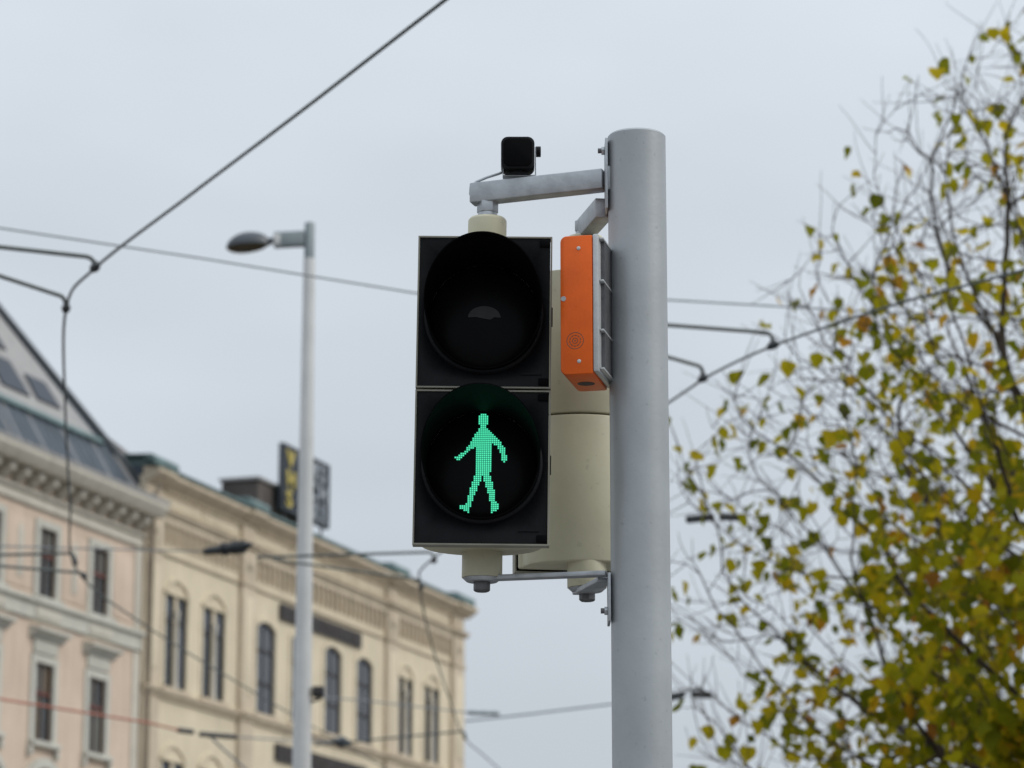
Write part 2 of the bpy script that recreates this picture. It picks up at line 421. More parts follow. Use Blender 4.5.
# ------------------------------------------------------------------ signal heads (front looks along -Y)
W2, HH = 0.131, 0.306            # half width, half height of the pair of chambers
def make_head(lit, label, loc, lean, rz):
    root = thing('pedestrian_signal', label, 'traffic light', loc, rz)
    root.rotation_euler = (0, lean, rz)
    FY = -0.125                   # front plane
    # rear shells, one for each chamber: rounded back (D section)
    for k, zc in enumerate((0.147, -0.147)):
        sec = [(-W2 + 0.006, FY + 0.0305), (-W2 + 0.006, FY + 0.045)]
        for i in range(0, 21):
            a = math.pi * (1 - i / 20)
            sec.append((0.118 * math.cos(a), FY + 0.050 + 0.118 * math.sin(a) ** 0.9 * 0.98))
        sec += [(W2 - 0.006, FY + 0.045), (W2 - 0.006, FY + 0.0305)]
        z0, z1 = zc - 0.1453, zc + 0.1453
        if k == 0: z1 = HH - 0.006
        else: z0 = -HH + 0.006
        MB().prism(sec, 'z', z0, z1).build('rear_shell', 'cream_plastic', root, 0.004)
        # cream rim, a frame round the black front
        zz0, zz1 = (0.002, HH) if k == 0 else (-HH, -0.002)
        rim = MB()
        t_ = 0.003
        rim.box(-W2, -W2 + t_, FY, FY + 0.03, zz0, zz1).box(W2 - t_, W2, FY, FY + 0.03, zz0, zz1)
        rim.box(-W2 + t_, W2 - t_, FY, FY + 0.03, zz0, zz0 + t_).box(-W2 + t_, W2 - t_, FY, FY + 0.03, zz1 - t_, zz1)
        rim.build('rim', 'rim_grey', root, 0.0008, fix=False)
        # black door with a round opening
        door = MB()
        zf0, zf1 = zz0 + t_ + 0.0006, zz1 - t_ - 0.0006
        xf = W2 - t_ - 0.0006
        R, n = 0.1085, 64
        ring = [(R * math.cos(2 * math.pi * i / n), zc + R * math.sin(2 * math.pi * i / n)) for i in range(n)]
        def sq(i):
            a = 2 * math.pi * i / n
            cx, cz = math.cos(a), math.sin(a)
            hz = (zf1 - zc) if cz > 0 else (zc - zf0)
            s_ = min(xf / max(abs(cx), 1e-6), hz / max(abs(cz), 1e-6))
            return (cx * s_, zc + cz * s_)
        outr = [sq(i) for i in range(n)]
        y0 = FY + 0.0035
        vs = [(p[0], y0, p[1]) for p in ring] + [(p[0], y0, p[1]) for p in outr] + [(p[0], y0 + 0.03, p[1]) for p in ring]
        fs = []
        for i in range(n):
            j = (i + 1) % n
            fs += [(i, j, n + j, n + i), (i, 2 * n + i, 2 * n + j, j)]
        # corners of the square
        for sx in (-1, 1):
            for zq in (zf0, zf1):
                pass
        door.add(vs, fs)
        d_ = door.build('door', 'black_plastic', root, fix=False)
        dd = MB()
        corners = [(-xf, zf0), (xf, zf0), (xf, zf1), (-xf, zf1)]
        for (cx, cz) in corners:
            # fill wedge between the two ring samples that straddle the corner
            best = sorted(range(n), key=lambda i: (outr[i][0] - cx) ** 2 + (outr[i][1] - cz) ** 2)[:2]
            p, q = outr[best[0]], outr[best[1]]
            dd.add([(p[0], y0, p[1]), (cx, y0, cz), (q[0], y0, q[1])], [(0, 1, 2)])
        # raised ring, hinge lugs and ribs on the door
        rp_ = []
        for i in range(n):
            a = 2 * math.pi * i / n
            for (rr, yy) in ((0.1085, y0 + 0.002), (0.1085, y0 - 0.010), (0.1155, y0 - 0.010), (0.118, y0 + 0.001)):
                rp_.append((rr * math.cos(a), yy, zc + rr * math.sin(a)))
        rf = []
        for i in range(n):
            j = (i + 1) % n
            for q in range(3):
                rf.append((i * 4 + q, i * 4 + q + 1, j * 4 + q + 1, j * 4 + q))
        dd.add(rp_, rf)
        dd.build('door_ring', 'black_plastic', d_, fix=False)
        for sx in (1,):
            for cz in (zf0 + 0.010, zf1 - 0.010):
                MB().box(sx * (xf - 0.011) - 0.010, sx * (xf - 0.011) + 0.010, y0 - 0.004, y0 - 0.0004, cz - 0.007, cz + 0.007).build('hinge_lug', 'black_matt', d_, 0.001)
        for sx in (-1, 1):
            if sx < 0: continue
            MB().box(sx * 0.092 - 0.020, sx * 0.092 + 0.020, y0 - 0.0022, y0 - 0.0003, zf0 + 0.024, zf0 + 0.026).build('door_rib', 'black_plastic', d_)
            MB().box(W2 * sx - 0.002, W2 * sx + 0.002, FY + 0.004, FY + 0.02, zc - 0.018, zc + 0.018).build('latch', 'black_matt', root, 0.001)
        # tunnel visor: long on top, cut back below, a slight flare and wall thickness
        vv, vf = [], []
        n2 = 72
        for i in range(n2):
            a = 2 * math.pi * i / n2
            c_ = (1 + math.sin(a)) / 2             # 1 on top, 0 at the bottom
            ln = 0.020 + 0.172 * (c_ ** 1.05) * (1 if c_ > 0.5 else (0.35 + 0.65 * (c_ / 0.5)))
            for (rr, yy) in ((0.1085, y0 + 0.012), (0.1095 + 0.04 * ln, y0 - ln), (0.1073 + 0.04 * ln, y0 - ln), (0.1060, y0 + 0.010)):
                vv.append((rr * math.cos(a), yy, zc + rr * math.sin(a)))
        for i in range(n2):
            j = (i + 1) % n2
            for q in range(4):
                vf.append((i * 4 + q, i * 4 + (q + 1) % 4, j * 4 + (q + 1) % 4, j * 4 + q))
        MB().add(vv, vf).build('visor', 'visor_black', root)
        # shallow domed lens
        prof = [(0.107 * math.sin(i / 10 * math.pi / 2), y0 + 0.022 - 0.016 * math.cos(i / 10 * math.pi / 2)) for i in range(11)]
        lens = MB().lathe(prof, 48, 'y', (0, 0, zc)).build('lens', 'lens_dark', root)
        if k == 0 and lit:               # half-round grey plate standing in for the sky reflection on the unlit lens
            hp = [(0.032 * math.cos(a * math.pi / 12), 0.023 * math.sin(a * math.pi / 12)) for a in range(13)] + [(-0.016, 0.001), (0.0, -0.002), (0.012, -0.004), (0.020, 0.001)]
            MB().prism([(x_, zc + z_ - 0.003) for x_, z_ in hp], 'y', y0 + 0.0035, y0 + 0.006).build('lens_reflection', 'reflection_grey', lens, smooth=False)
        if k == 1 and lit:
            led, glow = MB(), MB()
            S = 0.000377
            polys = [
                [(247, 176), (277, 176), (281, 196), (322, 240), (352, 270), (372, 300), (386, 345), (380, 384), (364, 378), (356, 330), (336, 292), (312, 276),
                 (310, 400), (300, 436), (314, 480), (326, 540), (332, 575), (350, 592), (346, 612), (318, 634), (302, 630), (308, 600), (292, 540), (276, 486), (263, 448),
                 (246, 490), (222, 552), (206, 590), (196, 634), (152, 612), (152, 600), (178, 598), (194, 540), (210, 480), (226, 430), (222, 296),
                 (192, 316), (134, 374), (122, 352), (176, 312), (204, 262), (222, 226), (244, 198)]]
            def inside(x, y):
                if ((x - 262) / 29) ** 2 + ((y - 153) / 35) ** 2 <= 1: return True
                for P in polys:
                    r = False
                    j = len(P) - 1
                    for i in range(len(P)):
                        if (P[i][1] > y) != (P[j][1] > y) and x < (P[j][0] - P[i][0]) * (y - P[i][1]) / (P[j][1] - P[i][1]) + P[i][0]:
                            r = not r
                        j = i
                    if r: return True
                return False
            pit = 10.0
            for iy in range(0, 56):
                for ix in range(0, 33):
                    x, y = 112 + ix * pit, 122 + iy * pit
                    if inside(x, y):
                        X, Z = (x - 259) * S, zc - (y - 388) * S
                        rr = math.hypot(X, Z - zc)
                        yl = y0 + 0.022 - 0.016 * math.cos(math.asin(min(1, rr / 0.107))) - 0.0012
                        h = pit * S * 0.335
                        hb = pit * S * 0.502
                        glow.add([(X - hb, yl + 0.0007, Z - hb), (X + hb, yl + 0.0007, Z - hb), (X + hb, yl + 0.0007, Z + hb), (X - hb, yl + 0.0007, Z + hb)], [(0, 1, 2, 3)])
                        led.add([(X - h, yl, Z - h * .6), (X - h * .6, yl, Z - h), (X + h * .6, yl, Z - h), (X + h, yl, Z - h * .6),
                                 (X + h, yl, Z + h * .6), (X + h * .6, yl, Z + h), (X - h * .6, yl, Z + h), (X - h, yl, Z + h * .6)], [tuple(range(8))])
            lo = led.build('walking_figure', 'led_green', lens, fix=False, smooth=False)
            lo['kind'] = 'stuff'
            gl = glow.build('figure_glow', 'led_glow', lens, fix=False, smooth=False)
            lo['label'] = 'lit green walking figure made of small dots'
    # necks above and below
    MB().lathe([(0.0, 0.294), (0.0385, 0.294), (0.0385, 0.372), (0.035, 0.377), (0.0, 0.377)], 40).build('upper_neck', 'cream_plastic', root, 0.0012)
    MB().lathe([(0.0, 0.3765), (0.028, 0.3765), (0.026, 0.380), (0.0195, 0.382), (0.0195, 0.388), (0.0, 0.388)], 32).build('neck_washer', 'galvanised', root, 0.0008)
    MB().lathe([(0.0, 0.3885), (0.0215, 0.3885), (0.0215, 0.411), (0.0, 0.411)], 6).build('hex_nut', 'galvanised', root, 0.001)
    MB().lathe([(0.0, -0.292), (0.0395, -0.292), (0.0395, -0.350), (0.0, -0.350)], 40).build('lower_neck', 'cream_plastic', root, 0.0012)
    MB().lathe([(0.0, -0.3505), (0.038, -0.3505), (0.030, -0.3575), (0.0, -0.3575)], 32).build('neck_washer', 'galvanised', root, 0.0006)
    MB().lathe([(0.0, -0.357), (0.0165, -0.357), (0.0165, -0.374), (0.013, -0.377), (0.0, -0.377)], 8).build('hex_nut', 'dark_steel', root, 0.001)
    return root
h1 = make_head(True, 'black faced signal with the lit green walking figure below a dark upper lamp', (HX + 0.0015, HY, 2.9112), math.radians(0.75), -math.radians(0.9))
h2 = make_head(False, 'cream backed signal turned away, seen from behind between walking signal and post', (H2X - 0.002, H2Y, 2.911 + 0.006), 0, math.pi + math.radians(9))

# ------------------------------------------------------------------ detector on the upper arm
dz = 3.366
det = thing('detector_camera', 'small black detector with rounded corners clamped on top of the bracket arm', 'camera', (0.0115, 5.953, dz))
rr_ = []
bw, bh, br = 0.0335, 0.0335, 0.014
for (cx, cz, a0) in ((bw - br, bh - br, 0), (-bw + br, bh - br, 90), (-bw + br, -bh + br, 180), (bw - br, -bh + br, 270)):
    for i in range(7):
        a = math.radians(a0 + i * 15)
        rr_.append((cx + br * math.cos(a), 0.046 + cz + br * math.sin(a)))
body = MB().prism(rr_, 'y', -0.026, 0.026).build('housing', 'black_plastic', det, 0.003)
rr2 = [(x * 0.86, 0.046 + (z - 0.046) * 0.86) for x, z in rr_]
MB().prism(rr2, 'y', -0.029, -0.0255).build('front_window', 'black_matt', det, 0.001)
yk = MB()
yk.box(-0.030, -0.0285, -0.012, 0.012, 0.003, 0.02)
yk.box(0.0345, 0.0362, -0.012, 0.012, 0.003, 0.062)
yk.box(-0.030, 0.0362, -0.012, 0.012, 0.0015, 0.003)
yk.build('yoke', 'galvanised', det, 0.0004)
MB().lathe([(0, 0.0), (0.011, 0.0), (0.011, 0.010), (0.0, 0.010)], 10, 'x', (0.0363, 0, 0.055)).build('clamp_knob', 'black_plastic', det, 0.001)
MB().prism([(-0.024, 0.003), (0.026, 0.003), (0.010, 0.010), (0.010, 0.018), (-0.010, 0.018), (-0.010, 0.010)], 'y', -0.015, 0.015).build('foot', 'black_plastic', det, 0.001)
MB().tube([(-0.02, 0.03, 0.026), (-0.038, 0.026, 0.017), (-0.062, 0.022, 0.008), (-0.083, 0.016, -0.003), (-0.094, 0.014, -0.014), (-0.095, 0.016, -0.030)], 0.0028, 8).build('cable', 'galvanised', det)

# ------------------------------------------------------------------ orange acoustic box on the pole
bxr = thing('acoustic_signal_box', 'orange plastic sounder box with grey ribbed base strapped to the post', 'signal box', (0.1555, 5.775, 2.925), -math.radians(12))
BW, BD, BH = 0.064, 0.155, 0.275
# local: x from -BW (outer) to 0 (against the base plate), y depth 0..BD
def rrect(x0, x1, z0, z1, rl, n=5):
    pts = [(x1, z0), (x1, z1)]
    for i in range(n + 1):
        a = math.radians(90 + 90 * i / n); pts.append((x0 + rl + rl * math.cos(a), z1 - rl + rl * math.sin(a)))
    for i in range(n + 1):
        a = math.radians(180 + 90 * i / n); pts.append((x0 + rl + rl * math.cos(a), z0 + rl + rl * math.sin(a)))
    return pts
MB().prism(rrect(-BW, -0.001, 0.0, BH, 0.012), 'y', 0.0, BD).build('cover', 'orange_plastic', bxr, 0.003)
MB().box(-0.0005, 0.0105, 0.001, BD, 0.004, BH + 0.002).build('base_plate', 'aluminium', bxr, 0.003)
for z in (0.010, 0.086, 0.184, 0.268):
    MB().box(0.0108, 0.019, 0.012, 0.115, z, z + 0.004).build('rib', 'aluminium', bxr, 0.001)
MB().box(0.0108, 0.0175, 0.03, 0.118, 0.0155, 0.2675).build('base_core', 'dark_steel', bxr)
for z in (0.022, 0.246):
    MB().lathe([(0, 0.0005), (0.0038, 0.0), (0.0038, -0.001), (0.0028, -0.0016), (0, -0.0016)], 14, 'y', (-0.0275, 0.0, z + 0.003)).build('screw', 'aluminium', bxr)
gr = MB()
for rr_g in (0.0052, 0.0106):
    for k in range(0, 40):
        if k % 4 == 3: continue
        a0, a1 = k / 20 * math.pi, (k + 1) / 20 * math.pi
        gr.tube([(-0.035 + rr_g * math.cos(a), -0.0002, 0.066 + rr_g * math.sin(a)) for a in (a0, a1)], 0.0007, 5)
gr.tube([(-0.035, 0.001, 0.066), (-0.035, -0.0006, 0.066)], 0.0014, 8)
gr.build('speaker_grille', 'dark_brick', bxr, smooth=False, fix=False)
gt = MB().tube([(-0.035 + 0.0162 * math.cos(a / 20 * math.pi), 0.0, 0.066 + 0.0162 * math.sin(a / 20 * math.pi)) for a in range(41)], 0.0006, 5).build('grille_edge', 'dark_brick', bxr)
MB().lathe([(0.0, -0.0006), (0.017, -0.0006), (0.017, 0.0)], 28, 'z', (-0.030, 0.085, 0.0)).build('outlet', 'dark_brick', bxr)
MB().lathe([(0.0, -0.0007), (0.005, -0.0007), (0.005, 0.0)], 16, 'y', (-0.0575, 0.0, 0.150)).build('sensor_dot', 'galvanised', bxr)

# ------------------------------------------------------------------ street lamp
LY = 27.0
lb = atY(305.5, 420, LY)
lamp = thing('street_lamp', 'tall tapering pale grey lamp post with one dark oval luminaire', 'street lamp', (lb.x + 0.012, LY, 0))
zt = atY(307, 223, LY).z
zs = atY(307, 259, LY).z
MB().lathe([(0, 0.0), (0.13, 0.0), (0.126, 0.02), (0.088, 3.4), (0.052, zs), (0, zs)], 32).build('post', 'lamp_white', lamp)
MB().lathe([(0, 0.001), (0.2, 0.001), (0.2, 0.03), (0.135, 0.05), (0, 0.05)], 24).build('base_flange', 'lamp_grey', lamp)
MB().lathe([(0, zs + 0.001), (0.0475, zs + 0.001), (0.0475, zt - 0.01), (0.043, zt), (0, zt)], 28).build('sleeve', 'lamp_grey', lamp)
za0, za1 = atY(300, 247, LY).z, atY(300, 231.5, LY).z
xa = (272 - 307.5) / F_PX * LY * 1.035
MB().prism([(xa, za0 - 0.005), (-0.044, za0 + 0.008), (-0.044, za1), (xa, za1 - 0.014)], 'y', -0.045, 0.045).build('arm', 'lamp_grey', lamp, 0.008)
MB().box(xa - 0.004, xa + 0.06, -0.05, 0.05, za0 + 0.005, za1 - 0.03).build('arm_end', 'lamp_white', lamp, 0.008)
zc = (za0 + za1) / 2 - 0.01
MB().tube([(xa, 0, zc), (xa - 0.07, 0, zc - 0.012)], [0.032, 0.026], 12).build('spigot', 'lamp_hood', lamp)
# luminaire: a tapered clam shell
lx0, lx1 = (224 - 307.5) / F_PX * LY * 1.035, (269 - 307.5) / F_PX * LY * 1.035
cx_, hx_ = (lx0 + lx1) / 2, (lx1 - lx0) / 2
vs, fs = [], []
na, nb = 24, 9
zb_ = atY(248, 246.5, LY).z
for j in range(nb + 1):
    ph = j / nb * math.pi / 2
    for i in range(na):
        a = 2 * math.pi * i / na
        taper = 1.0 - 0.25 * math.cos(a)
        vs.append((cx_ + hx_ * math.cos(a) * math.cos(ph), 0.125 * taper * math.sin(a) * math.cos(ph), zb_ + 0.135 * math.sin(ph) + 0.02 * math.cos(a) * math.cos(ph)))
for j in range(nb):
    for i in range(na):
        k = (i + 1) % na
        fs.append((j * na + i, j * na + k, (j + 1) * na + k, (j + 1) * na + i))
hood = MB().add(vs, fs).add([v for v in vs[:na]], [tuple(range(na))]).build('luminaire', 'lamp_hood', lamp)
vs, fs = [], []
for j in range(6):
    ph = j / 5 * math.pi / 2
    for i in range(na):
        a = 2 * math.pi * i / na
        taper = 1.0 - 0.25 * math.cos(a)
        vs.append((cx_ - 0.01 + hx_ * 0.9 * math.cos(a) * math.cos(ph), 0.11 * taper * math.sin(a) * math.cos(ph), zb_ - 0.004 - 0.05 * math.sin(ph) + 0.018 * math.cos(a) * math.cos(ph)))
for j in range(5):
    for i in range(na):
        k = (i + 1) % na
        fs.append((j * na + i, j * na + k, (j + 1) * na + k, (j + 1) * na + i))
MB().add(vs, fs).add([v for v in vs[:na]], [tuple(range(na))]).build('lamp_glass', 'lamp_glass', hood)
zk = atY(317, 692, LY).z
MB().box(0.085, 0.185, -0.06, 0.06, zk - 0.045, zk + 0.045).build('control_box', 'sign_dark', lamp, 0.006)
MB().tube([(0.06, 0, zk - 0.09), (0.15, -0.005, zk - 0.06), (0.15, 0, zk - 0.04)], 0.012, 8).build('box_bracket', 'wire', lamp)

# ------------------------------------------------------------------ buildings along one street front
A = math.atan((1540 - 512) / F_PX * _c)
P0 = atY(145, 600, 90.0)
RZ = math.pi / 2 - A
yb = thing('yellow_building', 'cream yellow corner building with arched windows, pilasters and corbelled cornice', 'building', (P0.x, P0.y, 0), RZ)
pk = thing('pink_building', 'pale pink building with white window frames and steep slate roof', 'building', (P0.x, P0.y, 0), RZ)
# local: x along the front (away from the camera), y into the building, z up

def arch_top(x0, x1, z1, rise, n=10):
    """points along the top of an opening from x0 to x1"""
    if rise <= 0: return [(x0, z1), (x1, z1)]
    hw = (x1 - x0) / 2
    R = (hw * hw + rise * rise) / (2 * rise)
    cz = z1 - R; cx = (x0 + x1) / 2
    a0 = math.acos(max(-1, min(1, hw / R)))
    if rise >= hw * 0.999: a0 = 0
    return [(cx - R * math.cos(a0 + (math.pi - 2 * a0) * i / n), cz + R * math.sin(a0 + (math.pi - 2 * a0) * i / n)) for i in range(n + 1)]
def wall_band(mb, x0, x1, z0, z1, holes, reveal):
    """front skin at y=0 with openings (xa,xb,za,zb,rise) and their reveals"""
    x = x0
    for (xa, xb, za, zb, rise) in sorted(holes):
        mb.add([(x, 0, z0), (xa, 0, z0), (xa, 0, z1), (x, 0, z1)], [(0, 1, 2, 3)])
        mb.add([(xa, 0, z0), (xb, 0, z0), (xb, 0, za), (xa, 0, za)], [(0, 1, 2, 3)])
        tp = arch_top(xa, xb, zb, rise)
        for (p, q) in zip(tp[:-1], tp[1:]):
            mb.add([(p[0], 0, p[1]), (q[0], 0, q[1]), (q[0], 0, z1), (p[0], 0, z1)], [(0, 1, 2, 3)])
            mb.add([(p[0], 0, p[1]), (q[0], 0, q[1]), (q[0], reveal, q[1]), (p[0], reveal, p[1])], [(0, 1, 2, 3)])
        for xx in (xa, xb):
            zt_ = tp[0][1]
            mb.add([(xx, 0, za), (xx, 0, zt_), (xx, reveal, zt_), (xx, reveal, za)], [(0, 1, 2, 3)])
        mb.add([(xa, 0, za), (xb, 0, za), (xb, reveal, za), (xa, reveal, za)], [(0, 1, 2, 3)])
        x = xb
    mb.add([(x, 0, z0), (x1, 0, z0), (x1, 0, z1), (x, 0, z1)], [(0, 1, 2, 3)])
def moulding(mb, x0, x1, prof, capl=True):
    """profile (y,z) swept along x"""
    mb.prism(prof, 'x', x0, x1)
def frame_outline(x0, x1, z0, z1, rise, t):
    outer = [(x0, z0)] + arch_top(x0, x1, z1, rise) + [(x1, z0)]
    inner = [(x0 + t, z0 + t)] + arch_top(x0 + t, x1 - t, z1 - t, rise * (x1 - x0 - 2 * t) / (x1 - x0) if rise > 0 else 0) + [(x1 - t, z0 + t)]
    return outer, inner
def ring_prism(mb, outer, inner, y0, y1):
    n = len(outer)
    vs = [(p[0], y0, p[1]) for p in outer] + [(p[0], y0, p[1]) for p in inner] + [(p[0], y1, p[1]) for p in outer] + [(p[0], y1, p[1]) for p in inner]
    fs = []
    for i in range(n):
        j = (i + 1) % n
        fs += [(i, j, n + j, n + i), (2 * n + i, 3 * n + i, 3 * n + j, 2 * n + j), (i, 2 * n + i, 2 * n + j, j), (n + i, n + j, 3 * n + j, 3 * n + i)]
    mb.add(vs, fs)
wrnd = random.Random(3)
def window(parent, x0, x1, z0, z1, rise, depth, fm, gm, transoms, mull=True, t=0.055, tm=None, inner=None):
    """frame (the part), with its panes as sub-parts"""
    e = 0.004
    x0 += e; x1 -= e; z0 += e; z1 -= e
    fr = MB()
    o_, i_ = frame_outline(x0, x1, z0, z1, rise, t)
    ring_prism(fr, o_, i_, depth - 0.05, depth + 0.03)
    fo = fr.build('window', fm, parent, smooth=False)
    zs_ = [z0 + t] + list(transoms) + [z1 - t]
    xm = [(x0 + t, x1 - t)] if not mull else [(x0 + t, (x0 + x1) / 2 - 0.03), ((x0 + x1) / 2 + 0.03, x1 - t)]
    hz = z1 - rise - 0.02 if rise > 0 else z1 - t
    if mull:
        MB().box((x0 + x1) / 2 - 0.0295, (x0 + x1) / 2 + 0.0295, depth - 0.045, depth + 0.025, z0 + t + 0.002, z1 - t - 0.012).build('mullion', fm, fo, smooth=False)
    for zt_ in transoms:
        for (a, b_) in xm:
            MB().box(a + 0.002, b_ - 0.002, depth - 0.048, depth + 0.02, zt_ - 0.05, zt_ + 0.05).build('transom', tm or fm, fo, smooth=False)
    # panes follow the head of the opening
    tp = arch_top(x0 + t, x1 - t, z1 - t, rise * .92, 12)
    def top_at(x):
        for (p, q) in zip(tp[:-1], tp[1:]):
            if p[0] - 1e-6 <= x <= q[0] + 1e-6:
                return p[1] + (q[1] - p[1]) * (x - p[0]) / max(1e-6, q[0] - p[0])
        return tp[-1][1]
    for (a, b_) in xm:
        for k in range(len(zs_) - 1):
            lo = zs_[k] + (0.05 if k > 0 else 0.0)
            last = k == len(zs_) - 2
            hi = zs_[k + 1] - (0.0 if last else 0.05)
            if last:
                xs = [a + (b_ - a) * q / 4 for q in range(5)]
                poly = [(a, lo), (b_, lo)] + [(x, max(lo + .02, top_at(x))) for x in reversed(xs)]
            else:
                poly = [(a, lo), (b_, lo), (b_, hi), (a, hi)]
            g2 = wrnd.choice(gm) if isinstance(gm, tuple) else gm
            MB().prism(poly, 'y', depth + 0.004, depth + 0.012).build('pane', g2, fo, smooth=False)
    if inner:
        MB().box(x0 + 0.03, x1 - 0.03, depth + 0.05, depth + 0.06, z0 + 0.03, z1 - 0.1).build('curtain', inner, fo, smooth=False)
    return fo

# ---------------- yellow building
YX0, YX1 = -0.35, 28.62
pairs = [(1.42, 3.02), (4.22, 5.92), (21.7, 23.2), (24.5, 26.1)]
singles = [8.45, 11.42, 14.40, 17.42]
ZS, ZT = 13.08, 16.05
def yrow(dz):
    hs = []
    for (a, b_) in pairs:
        c_ = (a + b_) / 2
        hs += [(a, c_ - 0.12, ZS + dz, ZT - 0.14 + dz, 0.16), (c_ + 0.12, b_, ZS + dz, ZT - 0.14 + dz, 0.16)]
    for x in singles:
        hs.append((x, x + 1.58, ZS + dz, ZT + dz, 0.22))
    return hs
wl = MB()
wall_band(wl, YX0, YX1, 12.6, 19.1, yrow(0), 0.09)
wall_band(wl, YX0, YX1, 7.4, 12.6, yrow(-4.95), 0.09)
wall_band(wl, YX0, YX1, 0.0, 7.4, [(a, b_, 0.9, 5.6, 0.6) for (a, b_) in [(1.6, 5.8)] + [(x - .2, x + 1.8) for x in singles] + [(22, 26)]], 0.3)
wl.add([(YX1, 0, 0), (YX1, 14, 0), (YX1, 14, 19.1), (YX1, 0, 19.1)], [(0, 1, 2, 3)])
wl.add([(YX0, 0, 0), (YX0, 14, 0), (YX0, 14, 19.1), (YX0, 0, 19.1)], [(0, 1, 2, 3)])
wl.add([(YX0, 14, 0), (YX1, 14, 0), (YX1, 14, 19.1), (YX0, 14, 19.1)], [(0, 1, 2, 3)])
wl.add([(YX0, 0.35, 0), (YX1, 0.35, 0), (YX1, 0.35, 19.0), (YX0, 0.35, 19.0)], [(0, 1, 2, 3)])
wl.build('wall', 'stucco_cream', yb, smooth=False, fix=False)
for dz in (0, -4.95):
    for (a, b_) in pairs:
        c_ = (a + b_) / 2
        for (p, q) in ((a, c_ - 0.12), (c_ + 0.12, b_)):
            window(yb, p, q, ZS + dz, ZT - 0.14 + dz, 0.16, 0.07, 'frame_dark', ('glass', 'glass', 'glass_blue'), [ZT - 0.95 + dz], mull=False, t=0.05)
        # slim stone column between the two lights, with base and capital
        MB().lathe([(0, ZS + dz), (0.085, ZS + dz), (0.085, ZS + 0.1 + dz), (0.065, ZS + 0.16 + dz), (0.058, ZT - 0.95 + dz), (0.07, ZT - 0.92 + dz), (0.095, ZT - 0.72 + dz), (0.095, ZT - 0.64 + dz), (0, ZT - 0.64 + dz)],
                   14, 'z', (c_, -0.025, 0)).build('window_column', 'stone_mullion', yb)
        # arched hood mould over the pair
        hm = MB()
        o1 = arch_top(a - 0.18, b_ + 0.18, ZT + 0.36 + dz, 0.50, 16)
        i1 = arch_top(a - 0.04, b_ + 0.04, ZT + 0.24 + dz, 0.44, 16)
        for (y0, y1, oo, ii) in ((-0.07, -0.002, o1, i1),):
            ring_prism(hm, oo + [], ii + [], y0, y1)
        hm.build('hood_mould', 'stucco_cream', yb, smooth=False)
        MB().box(a - 0.16, b_ + 0.16, -0.13, -0.003, ZS - 0.12 + dz, ZS - 0.002 + dz).build('window_sill', 'stucco_trim', yb, smooth=False)
        for xx in (a - 0.17, b_ + 0.02):
            MB().box(xx, xx + 0.15, -0.035, -0.003, ZS + dz, ZT - 0.2 + dz).build('jamb', 'stucco_cream', yb, smooth=False)
    for x in singles:
        window(yb, x, x + 1.58, ZS + dz, ZT + dz, 0.22, 0.08, 'frame_grey', 'glass_blue', [ZS + 1.0 + dz, ZS + 2.05 + dz], mull=True, t=0.06, tm='frame_dark')
        sm = MB()
        o1 = [(x - 0.16, ZS + dz)] + arch_top(x - 0.16, x + 1.74, ZT + 0.16 + dz, 0.26, 12) + [(x + 1.74, ZS + dz)]
        i1 = [(x - 0.003, ZS + dz)] + arch_top(x - 0.003, x + 1.583, ZT + 0.003 + dz, 0.22, 12) + [(x + 1.583, ZS + dz)]
        n = len(o1)
        vs = [(p[0], -0.05, p[1]) for p in o1] + [(p[0], -0.05, p[1]) for p in i1] + [(p[0], -0.003, p[1]) for p in o1] + [(p[0], -0.003, p[1]) for p in i1]
        fs = []
        for i in range(n - 1):
            fs += [(i, i + 1, n + i + 1, n + i), (i, 2 * n + i, 2 * n + i + 1, i + 1), (n + i, n + i + 1, 3 * n + i + 1, 3 * n + i)]
        sm.add(vs, fs); sm.build('surround', 'stucco_cream', yb, smooth=False)
        MB().box(x - 0.2, x + 1.78, -0.13, -0.003, ZS - 0.12 + dz, ZS - 0.002 + dz).build('window_sill', 'stucco_trim', yb, smooth=False)
# ground-floor glazing
for (a, b_) in [(1.6, 5.8)] + [(x - .2, x + 1.8) for x in singles] + [(22, 26)]:
    window(yb, a, b_, 0.9, 5.6, 0.6, 0.2, 'frame_dark', 'glass', [3.6], mull=True)
# pilasters and the mouldings that break forward over them
PIL = [(-0.36, 0.86), (6.98, 8.02), (20.2, 21.3), (27.35, 28.63)]
for (a, b_) in PIL:
    MB().box(a, b_, -0.15, -0.003, 7.3, 16.95).build('pilaster', 'stucco_trim', yb, 0.015)
    MB().box(a + 0.22, b_ - 0.22, -0.172, -0.153, 13.5, 16.6).build('pilaster_panel', 'stucco_cream', yb, 0.01)
    # capital block with a boss in the frieze
    MB().box(a - 0.04, b_ + 0.04, -0.20, -0.003, 16.95, 17.1).build('capital', 'stucco_trim', yb, 0.02)
    MB().box(a, b_, -0.15, -0.003, 17.1, 18.12).build('frieze_block', 'stucco_trim', yb, 0.02)
    MB().lathe([(0, -0.03), (0.2, -0.03), (0.16, -0.07), (0.09, -0.10), (0, -0.10)], 14, 'y', ((a + b_) / 2, -0.148, 17.66)).build('boss', 'stucco_trim', yb)
    MB().box(a, b_, -0.13, -0.003, 18.34, 18.92).build('attic_block', 'stucco_trim', yb, 0.02)
segs = []
prev = YX0
for (a, b_) in PIL:
    segs.append((a, b_, 0.12))
for (p, q) in zip(PIL[:-1], PIL[1:]):
    segs.append((p[1], q[0], 0.0))
cor = [(-0.003, 18.93), (-0.10, 18.95), (-0.15, 19.02), (-0.26, 19.06), (-0.33, 19.15), (-0.42, 19.19), (-0.42, 19.31), (-0.003, 19.38)]
